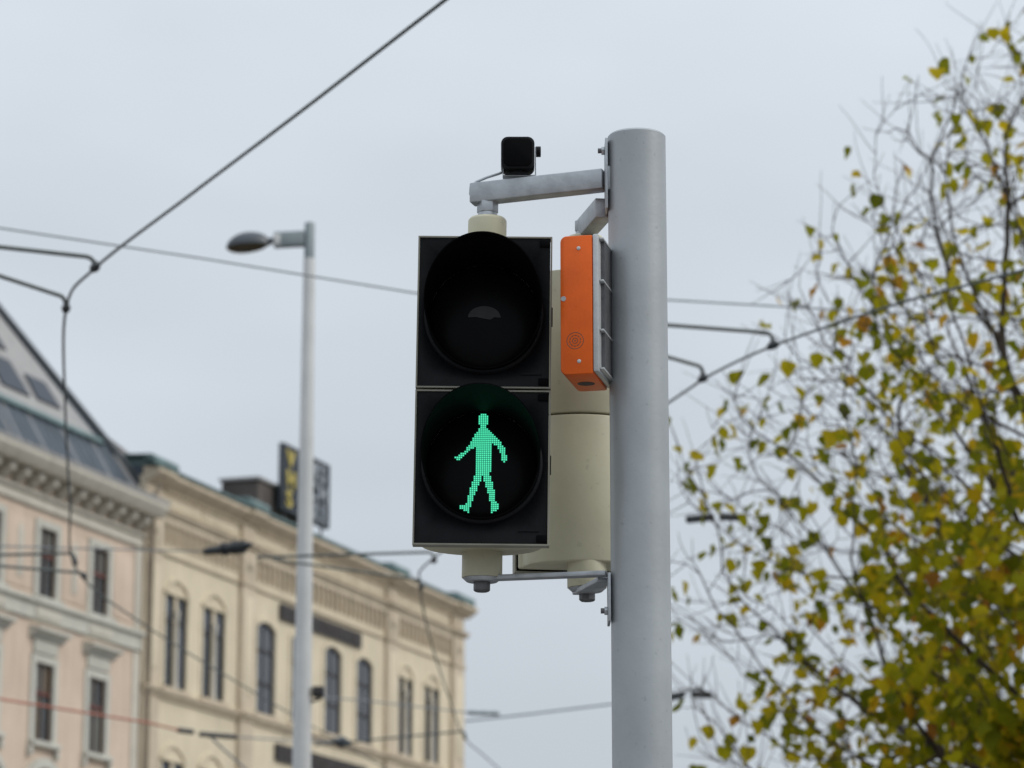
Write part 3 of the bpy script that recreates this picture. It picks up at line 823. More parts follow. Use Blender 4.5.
mid = [(-0.003, 18.13), (-0.10, 18.15), (-0.14, 18.22), (-0.20, 18.27), (-0.20, 18.33), (-0.003, 18.36)]
low = [(-0.003, 16.94), (-0.06, 16.96), (-0.09, 17.02), (-0.003, 17.06)]
sil = [(-0.003, 12.66), (-0.08, 12.70), (-0.12, 12.80), (-0.20, 12.86), (-0.20, 12.93), (-0.003, 12.97)]
sil2 = [(y, z - 4.95) for y, z in sil]
for (a, b_, pr) in segs:
    e = 0.05 if pr else -0.052
    for nm, prof in (('cornice', cor), ('attic_moulding', mid), ('frieze_moulding', low), ('sill_course', sil), ('sill_course', sil2)):
        if nm == 'frieze_moulding' and pr: continue
        pp = [(y - (pr if y < -0.01 else 0), z) for y, z in prof]
        ea = -e if not (pr and a < 0) else 0.0
        eb = e if not (pr and b_ > 28) else (0.45 if nm == 'cornice' else 0.15)
        MB().prism(pp, 'x', a + ea, b_ + eb).build(nm, 'stucco_trim', yb, smooth=False)
# corbel table: a row of small round arches on consoles
cb = MB()
for (p, q) in zip(PIL[:-1], PIL[1:]):
    x0, x1 = p[1] + 0.03, q[0] - 0.03
    n = max(1, round((x1 - x0) / 0.44)); d = (x1 - x0) / n
    for i in range(n):
        xa = x0 + i * d
        cb.box(xa + 0.02, xa + 0.13, -0.13, -0.004, 17.42, 17.82)
        cb.box(xa + 0.035, xa + 0.115, -0.09, -0.004, 17.28, 17.419)
        # arch spandrel
        a0 = arch_top(xa + 0.132, xa + d + 0.018, 17.98, 0.15, 6)
        for (u, v) in zip(a0[:-1], a0[1:]):
            cb.add([(u[0], -0.12, u[1]), (v[0], -0.12, v[1]), (v[0], -0.12, 18.1), (u[0], -0.12, 18.1), (u[0], -0.004, u[1]), (v[0], -0.004, v[1])], [(0, 1, 2, 3), (0, 4, 5, 1)])
        cb.box(xa + 0.02, xa + 0.131, -0.12, -0.004, 17.822, 18.1)
    # dentils under the cornice
    n = round((x1 - x0) / 0.32); d = (x1 - x0) / n
    for i in range(n):
        cb.box(x0 + i * d + 0.05, x0 + i * d + 0.19, -0.2, -0.004, 18.82, 18.915)
co = cb.build('corbel_table', 'stucco_trim', yb, smooth=False, fix=False); co['kind'] = 'stuff'
# attic panels between the mouldings
for (p, q) in zip(PIL[:-1], PIL[1:]):
    x0, x1 = p[1] + 0.12, q[0] - 0.12
    n = max(1, round((x1 - x0) / 2.8)); d = (x1 - x0) / n
    for i in range(n):
        MB().box(x0 + i * d + 0.06, x0 + (i + 1) * d - 0.06, -0.04, -0.003, 18.46, 18.94).build('attic_panel', 'stucco_cream', yb, 0.01)
MB().tube([(-0.16, -0.26, 0.02), (-0.16, -0.26, 18.3), (-0.16, -0.45, 18.85)], 0.065, 8).build('drainpipe', 'zinc_dark', yb)
# roof: zinc edge, low slate slope, copper chests over the pilasters
rf = MB().box(YX0, YX1, 0.05, 13.9, 19.11, 19.4).build('roof', 'slate_blue', yb, smooth=False)
MB().prism([(-0.44, 19.385), (-0.44, 19.46), (0.0, 19.63), (0.7, 19.65), (0.7, 19.405), (0.04, 19.405)], 'x', YX0, YX1 + 0.4).build('gutter', 'copper_green', rf, smooth=False)
for (a, b_) in PIL:
    MB().prism([(-0.46, 19.4), (-0.46, 19.60), (-0.36, 19.70), (0.5, 19.74), (0.62, 19.67), (0.0, 19.67)], 'x', a - 0.2, b_ + 0.35).build('roof_chest', 'copper_green', rf, 0.02)
MB().prism([(0.75, 19.405), (4.5, 20.3), (9.5, 20.3), (13.3, 19.405)], 'x', YX0 + .2, YX1 - .2).build('roof_slope', 'slate_blue', rf, smooth=False)
# mansard corner rising behind the pink roof
MB().prism([(0.8, 19.67), (2.9, 21.3), (5, 21.3), (5, 19.67)], 'x', -1.0, 2.2).build('roof_turret', 'dark_brick', rf, smooth=False)
# roof house behind the sign
MB().box(10.2, 14.6, 0.75, 2.05, 19.66, 20.96).build('roof_house', 'dark_brick', rf, smooth=False)
MB().box(10.1, 14.7, 0.66, 2.12, 20.963, 21.05).build('roof_house_coping', 'zinc_grey', rf, smooth=False)

# lettered boards on the front (lettering not legible: dark upright strokes on dark board)
rnd = random.Random(5)
def letter_board(label, x0, x1, z0, z1):
    o = thing('letter_board', label, 'sign', (P0.x, P0.y, 0), RZ)
    MB().box(x0, x1, -0.09, -0.055, z0, z1).build('board', 'sign_dark', o, smooth=False)
    lt = MB()
    x = x0 + 0.12
    while x < x1 - 0.3:
        wd = rnd.uniform(0.22, 0.36)
        k = rnd.random()
        lt.box(x, x + 0.07, -0.11, -0.091, z0 + 0.07, z1 - 0.07)
        if k < 0.6: lt.box(x + wd - 0.07, x + wd, -0.11, -0.091, z0 + 0.07, z1 - 0.07)
        zz = rnd.choice((z1 - 0.14, (z0 + z1) / 2, z0 + 0.07))
        lt.box(x + 0.071, x + wd - 0.071, -0.11, -0.091, zz, zz + 0.07)
        x += wd + 0.10
    lt.build('lettering', 'sign_letter_dark', o, smooth=False)
    return o
letter_board('long dark lettered sign band above the tall arched windows', 10.3, 17.75, 16.32, 16.84)
letter_board('dark lettered sign band below the sill course, cut by the lower picture edge', 10.1, 18.4, 11.72, 12.28)

# rooftop sign
def text_mesh(body, size, m, parent, name, loc, sx=1.0, ext=0.03):
    cu = bpy.data.curves.new(name, 'FONT')
    cu.body = body; cu.size = size; cu.extrude = ext; cu.align_x = 'LEFT'
    cu.offset = 0.012
    to = bpy.data.objects.new(name, cu); COL.objects.link(to)
    bpy.context.view_layer.update()
    me = bpy.data.meshes.new_from_object(to.evaluated_get(bpy.context.evaluated_depsgraph_get()))
    bpy.data.objects.remove(to); bpy.data.curves.remove(cu)
    me.materials.clear(); me.materials.append(MATS[m])
    o = bpy.data.objects.new(name, me); COL.objects.link(o)
    o.parent = parent; o.location = loc; o.rotation_euler = (math.pi / 2, 0, 0); o.scale = (sx, 1, 1)
    return o
rs = thing('rooftop_sign', 'dark rooftop sign with yellow initials and rows of white letters', 'sign', (P0.x, P0.y, 0), RZ)
SX0, SX1, SZ0, SZ1 = 11.5, 15.6, 20.25, 22.36
MB().box(SX0, SX1, 0.40, 0.52, SZ0, SZ1).build('panel', 'sign_navy', rs, 0.01)
ed = MB()
o1 = [(SX0 - .06, SZ0 - .06), (SX1 + .06, SZ0 - .06), (SX1 + .06, SZ1 + .06), (SX0 - .06, SZ1 + .06)]
i1 = [(SX0 + .004, SZ0 + .004), (SX1 - .004, SZ0 + .004), (SX1 - .004, SZ1 - .004), (SX0 + .004, SZ1 - .004)]
ring_prism(ed, o1, i1, 0.36, 0.55)
ed.build('panel_frame', 'lamp_hood', rs, smooth=False)
for r_i, (ini, rest) in enumerate((('V', 'OLKS'), ('H', 'OCH'), ('S', 'CHULE'))):
    zz = SZ1 - 0.67 - r_i * 0.68
    text_mesh(ini, 0.80, 'letter_yellow', rs, 'initial', (SX0 + 0.22, 0.365, zz), 1.35)
    for k, ch in enumerate(rest):
        wd = 2.75 / len(rest)
        text_mesh(ch, 0.80, 'letter_white', rs, 'letter', (SX0 + 1.25 + k * wd, 0.365, zz), wd / 0.66)
for x in (12.0, 13.7, 15.4):
    MB().tube([(x, 0.57, 19.66), (x, 0.57, SZ1 - 0.3)], 0.045, 8).build('support_post', 'dark_steel', rs)
    MB().tube([(x, 0.60, SZ1 - 0.6), (x, 0.74, 20.8)], 0.03, 8).build('brace', 'dark_steel', rs)

# ---------------- pink building
QX0, QX1 = -22.0, -0.36
pw = [-20.30 + 3.33 * i for i in range(6)]         # left edges of the windows ( ... -10.31, -6.98, -3.65)
WW = 1.04
wl = MB()
wall_band(wl, QX0, QX1, 14.2, 17.9, [(x, x + WW, 14.52, 16.44, 0) for x in pw], 0.09)
wall_band(wl, QX0, QX1, 10.2, 14.2, [(x, x + WW + .06, 10.62, 12.74, 0) for x in pw], 0.09)
wall_band(wl, QX0, QX1, 5.5, 10.2, [(x - .05, x + WW + .1, 6.3, 9.5, 0.45) for x in pw], 0.09)
wall_band(wl, QX0, QX1, 0, 5.5, [(x - .3, x + WW + .3, 0.6, 4.4, 0.7) for x in pw], 0.2)
wl.add([(QX0, 0, 0), (QX0, 12, 0), (QX0, 12, 17.9), (QX0, 0, 17.9)], [(0, 1, 2, 3)])
wl.add([(QX0, 12, 0), (QX1, 12, 0), (QX1, 12, 17.9), (QX0, 12, 17.9)], [(0, 1, 2, 3)])
wl.add([(QX1, 0, 0), (QX1, 12, 0), (QX1, 12, 17.9), (QX1, 0, 17.9)], [(0, 1, 2, 3)])
wl.add([(QX0, 0.35, 0), (QX1, 0.35, 0), (QX1, 0.35, 17.9), (QX0, 0.35, 17.9)], [(0, 1, 2, 3)])
wl.build('wall', 'stucco_pink', pk, smooth=False, fix=False)
rows = [(14.52, 16.44, 0, 0), (10.62, 12.74, 0.06, 0), (6.3, 9.5, 0.1, 0.45)]
for ri, (za, zb, ex, rise) in enumerate(rows):
    for x in pw:
        xa, xb = (x, x + WW + ex) if ri < 2 else (x - .05, x + WW + .1)
        window(pk, xa, xb, za, zb, rise, 0.075, 'frame_wood', ('glass', 'glass_tan', 'glass_grey') if ri else ('glass', 'glass_grey', 'glass'), [za + (zb - za) * 0.62], mull=True, t=0.06, tm='frame_red')
        # plaster surround: jambs and head as one frame, sill separate
        sr = MB()
        tj = 0.26 if ri < 2 else 0.3
        o1 = [(xa - tj, za - .002)] + arch_top(xa - tj, xb + tj, zb + tj * .8, rise, 10) + [(xb + tj, za - .002)]
        i1 = [(xa - .003, za - .002)] + arch_top(xa - .003, xb + .003, zb + .003, rise, 10) + [(xb + .003, za - .002)]
        n = len(o1)
        vs = [(p[0], -0.06, p[1]) for p in o1] + [(p[0], -0.06, p[1]) for p in i1] + [(p[0], -0.003, p[1]) for p in o1] + [(p[0], -0.003, p[1]) for p in i1]
        fs = []
        for i in range(n - 1):
            fs += [(i, i + 1, n + i + 1, n + i), (i, 2 * n + i, 2 * n + i + 1, i + 1), (n + i, n + i + 1, 3 * n + i + 1, 3 * n + i)]
        fs += [(0, n, 3 * n, 2 * n), (n - 1, 2 * n - 1, 4 * n - 1, 3 * n - 1)]
        sr.add(vs, fs); sr.build('surround', 'plaster_frame', pk, smooth=False)
        MB().box(xa - 0.30, xb + 0.30, -0.20, -0.003, za - 0.15, za - 0.006).build('window_sill', 'plaster_frame', pk, 0.01)
        if ri == 1:
            MB().prism([(-0.003, 13.36), (-0.12, 13.40), (-0.18, 13.50), (-0.34, 13.56), (-0.34, 13.64), (-0.003, 13.70)], 'x', xa - 0.42, xb + 0.46).build('hood', 'plaster_frame', pk, smooth=False)
            MB().box(xa - 0.16, xb + 0.16, -0.075, -0.003, 12.99, 13.355).build('hood_frieze', 'plaster_frame', pk, 0.01)
            for xx in (xa - 0.34, xb + 0.18):
                MB().box(xx, xx + 0.16, -0.15, -0.003, 10.18, 10.46).build('sill_console', 'plaster_frame', pk, 0.02)
        if ri == 2:
            hm = MB()
            ring_prism(hm, arch_top(xa - .42, xb + .42, zb + .68, .62, 12), arch_top(xa - .33, xb + .33, zb + .42, .52, 12), -0.2, -0.003)
            hm.build('arched_hood', 'plaster_frame', pk, smooth=False)
for (a, b_) in zip(pw[:-1], pw[1:]):
    xa, xb = a + WW + 0.34, b_ - 0.34
    MB().box(xa, xb, -0.035, -0.003, 14.62, 16.55).build('wall_panel', 'stucco_pink', pk, 0.01)
    MB().prism([((xa + xb) / 2 - .16, 14.9), ((xa + xb) / 2 + .16, 14.9), ((xa + xb) / 2 + .16, 16.2), ((xa + xb) / 2, 16.4), ((xa + xb) / 2 - .16, 16.2)], 'y', -0.06, -0.036).build('panel_ornament', 'plaster_white', pk, 0.01)
MB().box(pw[-1] + WW + 0.34, QX1 - 0.55, -0.035, -0.003, 14.62, 16.55).build('wall_panel', 'stucco_pink', pk, 0.01)
MB().box(QX1 - 0.42, QX1, -0.05, -0.003, 0.2, 13.82).build('corner_strip', 'plaster_white', pk, 0.01)
MB().box(QX1 - 0.42, QX1, -0.05, -0.003, 14.48, 16.86).build('corner_strip', 'plaster_white', pk, 0.01)
MB().prism([(-0.003, 13.84), (-0.10, 13.88), (-0.10, 14.24), (-0.22, 14.32), (-0.22, 14.42), (-0.003, 14.46)], 'x', QX0, QX1).build('string_course', 'plaster_frame', pk, smooth=False)
for x in pw:
    MB().box(x - 0.25, x + WW + 0.25, -0.13, -0.103, 13.94, 14.20).build('course_panel', 'plaster_white', pk, 0.008)
MB().prism([(-0.003, 16.88), (-0.10, 16.92), (-0.10, 17.02), (-0.06, 17.05), (-0.06, 17.17), (-0.003, 17.2)], 'x', QX0, QX1).build('frieze', 'plaster_white', pk, smooth=False)
MB().prism([(-0.003, 17.205), (-0.12, 17.22), (-0.16, 17.32), (-0.003, 17.36)], 'x', QX0, QX1).build('bed_moulding', 'plaster_white', pk, smooth=False)
MB().prism([(-0.003, 17.78), (-0.60, 17.8), (-0.66, 17.88), (-0.72, 17.96), (-0.78, 18.06), (-0.78, 18.18), (-0.003, 18.28)], 'x', QX0, QX1 + 0.20).build('cornice', 'plaster_white', pk, smooth=False)
bk0 = None
for i in range(25):
    x = QX1 - 0.45 - i * 0.86
    if bk0 is None:
        bk0 = MB().prism([(-0.003, 17.38), (-0.16, 17.4), (-0.26, 17.50), (-0.42, 17.56), (-0.44, 17.775), (-0.003, 17.775)], 'x', -0.15, 0.15).build('bracket', 'plaster_white', pk, 0.012)
        bk0.location.x = x
    else:
        share(bk0, 'bracket', pk, (x, 0, 0))
# roof: seamed slate-blue skirt, grey metal slope above, hip cap
T60 = math.tan(math.radians(60))
def rp(x, z, lift=0.0):
    d = (z - 18.28) / T60
    return (x, d - lift * math.sin(math.radians(60)) - 0.15, z + lift * 0.5)
HIPX0 = 0.35
def hipx(z): return HIPX0 - (z - 18.28) * 0.985
def slope(z0, z1):
    return [rp(QX0, z0), rp(hipx(z0), z0), rp(hipx(z1), z1), rp(QX0, z1)]
ZB, ZR = 19.85, 25.12
core = MB()
zz0 = 18.284
q0 = [rp(QX0, zz0), rp(hipx(zz0), zz0), rp(hipx(ZR), ZR), rp(QX0, ZR)]
bk_ = [(QX0, 11.8, zz0), (hipx(zz0), 11.8, zz0), (hipx(ZR), 8.0, ZR), (QX0, 8.0, ZR)]
core.add(q0 + bk_, [(0, 1, 2, 3), (4, 7, 6, 5), (1, 5, 6, 2), (3, 2, 6, 7), (0, 3, 7, 4), (0, 4, 5, 1)])
proof = core.build('roof', 'slate_blue', pk, smooth=False)
up = MB()
def quad_slab(mb, pts, th):
    n_ = Vector((0, -math.sin(math.radians(60)), 0.5)) * th
    a = [Vector(p) + n_ * 0.02 / th * 0.1 for p in pts]; b2 = [Vector(p) + n_ for p in pts]
    mb.add(a + b2, [(3, 2, 1, 0), (4, 5, 6, 7), (0, 1, 5, 4), (1, 2, 6, 5), (2, 3, 7, 6), (3, 0, 4, 7)])
quad_slab(up, [rp(QX0, ZB), rp(hipx(ZB) - 0.75, ZB), rp(hipx(ZR) - 0.3, ZR), rp(QX0, ZR)], 0.05)
up.build('upper_slope', 'zinc_grey', proof, smooth=False)
led_ = MB()
quad_slab(led_, [rp(QX0, ZB - 0.12), rp(hipx(ZB) - 0.6, ZB - 0.12), rp(hipx(ZB) - 0.7, ZB + 0.03), rp(QX0, ZB + 0.03)], 0.12)
led_.build('slope_ledge', 'copper_green', proof, smooth=False)
# standing seams on the skirt
x = QX0 + 0.3
while x < -0.3:
    a, b_ = Vector(rp(x, 18.32, 0.01)), Vector(rp(min(x, hipx(ZB - .16) - .1), ZB - 0.16, 0.01))
    MB().tube([a, b_], 0.028, 6).build('seam', 'lamp_hood' if int(x * 10) % 3 else 'zinc_grey', proof, smooth=False)
    x += 0.52
MB().tube([rp(hipx(18.32), 18.32, 0.02), rp(hipx(ZR), ZR, 0.02)], 0.15, 10).build('hip_cap', 'lamp_hood', proof)
# gutter
MB().prism([(-0.80, 18.185), (-0.80, 18.28), (-0.30, 18.36), (-0.12, 18.32), (-0.12, 18.29)], 'x', QX0, QX1 + 0.25).build('gutter', 'zinc_grey', proof, smooth=False)
# roof windows
for (x0, x1, z0, z1) in ((-9.6, -8.3, 20.52, 21.92), (-7.6, -5.9, 20.32, 21.32), (-5.4, -3.9, 20.37, 21.12), (-7.3, -5.9, 21.72, 22.52)):
    d_ = MB()
    quad_slab(d_, [rp(x0, z0, 0.06), rp(x1, z0, 0.06), rp(x1 - .25, z1, 0.06), rp(x0, z1, 0.06)], 0.05)
    d_.build('roof_window', 'sign_navy', proof, smooth=False)

# ------------------------------------------------------------------ overhead tram wires
WZ = 5.6
def spline(pts, n=8):
    pts = [Vector(p) for p in pts]
    o = []
    P = [pts[0] * 2 - pts[1]] + pts + [pts[-1] * 2 - pts[-2]]
    for i in range(1, len(P) - 2):
        for k in range(n):
            t_ = k / n
            o.append(0.5 * ((2 * P[i]) + (-P[i - 1] + P[i + 1]) * t_ + (2 * P[i - 1] - 5 * P[i] + 4 * P[i + 1] - P[i + 2]) * t_ ** 2 + (-P[i - 1] + 3 * P[i] - 3 * P[i + 1] + P[i + 2]) * t_ ** 3))
    o.append(pts[-1])
    return o
def extend(pts, a, b_):
    pts = [Vector(p) for p in pts]
    pts.insert(0, pts[0] + (pts[0] - pts[1]).normalized() * a)
    pts.append(pts[-1] + (pts[-1] - pts[-2]).normalized() * b_)
    return pts
def wire(name, label, cat, pts, r, m, group=None):
    o = MB().tube(pts, r, 8).build(name, m)
    return tag(o, label, cat, group)
w1 = [atZ(*q, WZ) for q in ((445, 0), (300, 112), (190, 195), (95, 268), (66, 309), (65, 400), (70, 500), (77, 570), (140, 622), (250, 690), (340, 742))]
w1 = spline(extend(w1, 8, 20))
wire('contact_wire', 'tram wire sweeping from the top edge to the left clamps, then past the pink facade', 'wire', w1, 0.0078, 'wire_green', 'tram contact wires')
w2 = [atZ(*q, WZ) for q in ((1024, 270), (900, 303), (773, 346), (703, 379), (668, 403), (440, 553), (421, 588), (432, 645), (450, 700), (465, 738), (500, 770))]
w2 = spline(extend(w2, 8, 20))
WIRES = [w1, w2]
wire('contact_wire', 'tram wire crossing the tree, passing behind the signal towards the yellow building corner', 'wire', w2, 0.0078, 'wire_green', 'tram contact wires')

def pull_off(label, clamp, bend, far, extra=3.0, r=0.0115, hang=None):
    """steady arm: clamp on the wire, hooked end standing on it, long rod"""
    c0 = atZ(*clamp, WZ)
    top = atY(clamp[0], bend[1], c0.y)              # straight above the clamp
    za_ = top.z
    f0 = atZ(*far, za_)
    d = (f0 - top).normalized()
    rr = min(0.045, (za_ - WZ) * 0.8)
    pts = [c0 + Vector((0, 0, 0.012)), c0 + Vector((0, 0, za_ - WZ - rr))]
    for a in (30, 60, 90):
        a = math.radians(a)
        pts.append(top + Vector((0, 0, -rr + rr * math.sin(a))) + d * rr * (1 - math.cos(a)))
    pts.append(f0)
    if extra: pts.append(f0 + d * extra)
    root = thing('pull_off_arm', label, 'wire arm', c0)
    MB().tube([p - c0 for p in pts], r, 8).build('rod', 'wire_green', root)
    if hang:                                        # thin dropper up to the span wire
        MB().tube([pts[-1] - c0, atZ(*hang, 6.4) - c0], 0.004, 6).build('dropper', 'wire_pale', root)
    k = max(range(len(WIRES)), key=lambda i: -min((p - c0).length for p in WIRES[i]))
    wp = WIRES[k]; m_ = min(range(1, len(wp) - 1), key=lambda i: (wp[i] - c0).length)
    t_ = (wp[m_ + 1] - wp[m_ - 1]).normalized()
    q = MB().tube([-t_ * 0.055, -t_ * 0.02 + Vector((0, 0, .004)), t_ * 0.02 + Vector((0, 0, .004)), t_ * 0.055], [0.012, 0.024, 0.024, 0.012], 8)
    q.tube([(0, 0, -0.014), (0, 0, 0.034)], 0.016, 8)
    q.build('clamp', 'insulator', root)
    return root
pull_off('upper hooked rod at left edge holding the tram wire clamp', (95, 268), (89, 257.5), (0, 247))
pull_off('lower hooked rod at left edge, just above the slate roof', (66, 309), (63, 297.5), (0, 276))
pull_off('upper hooked rod right of the post, ending beside the tree', (773, 346), (766, 333), (668, 325), extra=1.0, hang=(490, 295.6))
pull_off('short lower hooked rod right beside the post', (703, 379), (697, 367), (668, 357), extra=0.8, hang=(530, 296.7))
pull_off('rod in front of the pink upper windows, upper of two', (75, 563), (71, 553), (0, 555))
pull_off('rod in front of the pink upper windows, lower of two', (84, 577), (78, 573), (0, 566))
pull_off('flat rod ending at the wire just left of the signal base', (434, 561), (428, 552), (300, 556), extra=0.35, r=0.0115)
pull_off('rod running down along the yellow cornice to the wire', (421, 588), (414, 580), (284, 561), extra=0.1, r=0.0105)
pull_off('low dark rod clamped to the wire at the yellow building corner', (465, 738), (460, 731), (412, 736), extra=1.6)

def ins(label, a, b_, z, r=0.03, steps=5, m='insulator'):
    """ribbed rod insulator between two picture points at height z"""
    p, q = atZ(*a, z), atZ(*b_, z)
    n = steps * 2 + 1
    pts = [p.lerp(q, i / (n - 1)) for i in range(n)]
    rs_ = [r * (0.8 if i % 2 == 0 else 1.0) for i in range(n)]
    o = MB().tube(pts, rs_, 10).build('insulator', m, smooth=False)
    return tag(o, label, 'insulator')
# thin span wire in front of the sky
sp = extend([atZ(*q, 6.4) for q in ((0, 228), (200, 258), (415, 293), (670, 300), (790, 307))], 14, 9)
wire('span_wire', 'thin grey wire crossing the sky behind lamp post and signal', 'wire', sp, 0.0062, 'wire_pale')
# hangers hidden behind the head tie the right-hand rods to the span wire
red = extend([atZ(*q, 5.7) for q in ((0, 699), (75, 711), (150, 723), (178, 730))], 10, 0.2)
wire('red_wire', 'thin red wire across the pink facade', 'wire', red, 0.013, 'wire_red')
ins('left dark insulator of the pair at the end of the red wire', (178, 730), (193, 732), 5.7, 0.035, 3)
ins('right dark insulator below the paired yellow windows', (200, 734), (236, 737), 5.7, 0.035, 6)
wire('branch_wire', 'short grey wire hanging from the insulator below the paired windows', 'wire', [atZ(209, 735, 5.7), atZ(222, 748, 5.7), atZ(238, 762, 5.7), atZ(262, 785, 5.7)], 0.014, 'wire_pale')
wire('span_wire', 'pale wire running right from the insulator behind the lamp post', 'wire', [atZ(236, 737, 5.7), atZ(300, 741, 5.7), atZ(340, 742, 5.65)], 0.010, 'wire_pale')
tag(MB().tube([atZ(333, 741, 5.64), atZ(342, 742, 5.64), atZ(350, 743, 5.64)], [0.03, 0.075, 0.03], 8).tube([atZ(342, 742, 5.46), atZ(342, 742, 5.72)], 0.04, 8).build('wire_clamp', 'lamp_hood'), 'grey wire clamp in front of the sill right of the lamp post', 'clamp')
# black wedge insulator
p, q = atZ(205, 551.5, 5.9), atZ(252, 545.5, 5.9)
wd = MB()
d = (q - p)
for (t0, t1, h0, h1) in ((0.0, 0.75, 0.028, 0.055), (0.75, 1.0, 0.05, 0.014)):
    wd.tube([p + d * t0 + Vector((0, 0, 0)), p + d * t1 + Vector((0, 0, 0.012 if t1 == 1 else 0))], [h0, h1], 8)
for t0 in (0.12, 0.4, 0.62, 0.78):
    wd.tube([p + d * t0, p + d * (t0 + 0.04)], 0.058 if t0 > .3 else .036, 8)
tag(wd.build('section_insulator', 'insulator', smooth=False), 'black wedge shaped insulator hanging before the yellow frieze', 'insulator')
wire('span_wire', 'thin wire from the black wedge insulator to the signal', 'wire', extend([q, atZ(340, 538, 5.9), atZ(412, 532, 5.9), atZ(540, 527, 5.9), atZ(670, 521, 5.9), atZ(689, 519.5, 5.9)], 0, 0.01), 0.007, 'wire_pale')
wire('span_wire', 'faint thin wire along the pink upper storey towards the wedge insulator', 'wire', extend([atZ(0, 546, 5.9), atZ(100, 549, 5.9), p], 8, 0), 0.006, 'wire_pale')
ins('left insulator of the upper pair beside the post', (687, 519.5), (713, 517), 5.9, 0.035, 5)
ins('right insulator of the upper pair beside the post', (720, 516.5), (744, 517.5), 5.9, 0.035, 5)
wire('span_wire', 'thin wire running into the tree from the upper insulator pair', 'wire', extend([atZ(712, 517, 5.9), atZ(716, 511, 5.92), atZ(721, 516, 5.9), atZ(744, 517, 5.9), atZ(900, 516, 5.9)], 0, 8), 0.006, 'wire_pale')
ins('dark insulator touching the post low on the right', (668, 698), (683, 694.5), 5.75, 0.045, 3)
ins('dark insulator low right of the post', (692, 694), (711, 695), 5.75, 0.045, 4)
wire('span_wire', 'pale low wire rising to the post behind the signal', 'wire', [atZ(466, 721, 5.75), atZ(530, 714, 5.75), atZ(612, 704, 5.75), atZ(668, 698, 5.75)], 0.011, 'wire_pale')
wire('span_wire', 'faint low wire sinking right behind the post', 'wire', extend([atZ(500, 713.5, 5.75), atZ(612, 720, 5.75), atZ(672, 724, 5.75), atZ(760, 726, 5.75)], 0.0, 12), 0.010, 'wire_pale')
ins('grey insulator rod just right of the yellow building corner', (468, 712.5), (499, 713.5), 5.75, 0.03, 3, 'lamp_grey')
wire('span_wire', 'faint thin wire in front of the tall arched windows', 'wire', [atZ(318, 697, 5.75), atZ(360, 700, 5.75), atZ(412, 706, 5.75), atZ(468, 712.5, 5.75)], 0.008, 'wire_pale')

# ------------------------------------------------------------------ tree
rng = np.random.default_rng(11)
TC = np.array([4.6, 20.6, 5.05]); TR = np.array([3.55, 3.3, 4.1])
tree = thing('autumn_tree', 'autumn tree with sparse yellow green leaves and bare twigs', 'tree', (4.6, 20.6, -0.02))
NA = 9000
att = []
while len(att) < NA:
    u = rng.uniform(-1, 1, 3)
    if np.linalg.norm(u) > 1: continue
    # more targets towards the shell
    if rng.random() > 0.35 + 0.65 * np.linalg.norm(u): continue
    p = TC + u * TR * (0.93 + 0.12 * math.sin(5 * u[0] + 3 * u[2]) * math.sin(4 * u[1] + 1))
    if p[2] < 2.5: continue
    # only what a step to the side could show: the half towards the camera side and middle
    att.append(p)
att = np.array(att)
nodes = [np.array([4.6, 20.6, -0.02])]; par = [-1]
h = 0
while nodes[-1][2] < 2.5:
    nodes.append(nodes[-1] + np.array([rng.normal(0, .02), rng.normal(0, .02), 0.2])); par.append(len(nodes) - 2)
INF, KILL, STEP = 2.6, 0.19, 0.13
nd = np.full(len(att), 1e9); ni = np.zeros(len(att), int)
def upd(k):
    d = np.linalg.norm(att - nodes[k], axis=1)
    m_ = d < nd
    nd[m_] = d[m_]; ni[m_] = k
for k in range(len(nodes)): upd(k)
alive = np.ones(len(att), bool)
for it in range(170):
    act = alive & (nd < INF)
    if not act.any(): break
    idx = np.where(act)[0]
    dirs = {}
    for a in idx:
        v = att[a] - nodes[ni[a]]
        v = v / (np.linalg.norm(v) + 1e-9)
        k = ni[a]
        dirs[k] = dirs.get(k, 0) + v
    n_before = len(nodes)
    for k, v in dirs.items():
        pd = nodes[k] - nodes[par[k]] if par[k] >= 0 else np.array([0, 0, 1.])
        pd = pd / (np.linalg.norm(pd) + 1e-9)
        v = v / (np.linalg.norm(v) + 1e-9) + pd * 0.45 + rng.normal(0, 0.17, 3)
        v = v / (np.linalg.norm(v) + 1e-9)
        nodes.append(nodes[k] + v * STEP * rng.uniform(.85, 1.15)); par.append(k)
    for k in range(n_before, len(nodes)): upd(k)
    alive &= nd > KILL
    if len(nodes) > 20000: break
NN = len(nodes)
kids = [[] for _ in range(NN)]
for k in range(1, NN): kids[par[k]].append(k)
rad = np.zeros(NN)
for k in range(NN - 1, -1, -1):
    if not kids[k]: rad[k] = 0.0036
    else: rad[k] = (sum(rad[c_] ** 2.05 for c_ in kids[k])) ** (1 / 2.05)
rad = np.where(rad > 0.012, rad * 1.18, rad); rad = np.minimum(rad, 0.18)
rad = np.maximum(rad, 0.0036)
base = np.array([4.6, 20.6, -0.02])
trunk_mb, twig_mb = MB(), MB()
def edge(mb, k, seg):
    a, b_ = nodes[par[k]] - base, nodes[k] - base
    ra = min(rad[par[k]], rad[k] * 1.5)
    mb.tube([a, b_], [ra, rad[k]], seg, False)
limb_of = np.full(NN, -1)
limbs = []
for k in range(1, NN):
    if rad[k] >= 0.085: limb_of[k] = -2           # trunk
    elif rad[k] >= 0.011:
        if par[k] >= 0 and limb_of[par[k]] >= 0: limb_of[k] = limb_of[par[k]]
        else: limb_of[k] = len(limbs); limbs.append(MB())
for k in range(1, NN):
    if limb_of[k] == -2: edge(trunk_mb, k, 10)
    elif limb_of[k] >= 0: edge(limbs[limb_of[k]], k, 6)
    else: edge(twig_mb, k, 4)
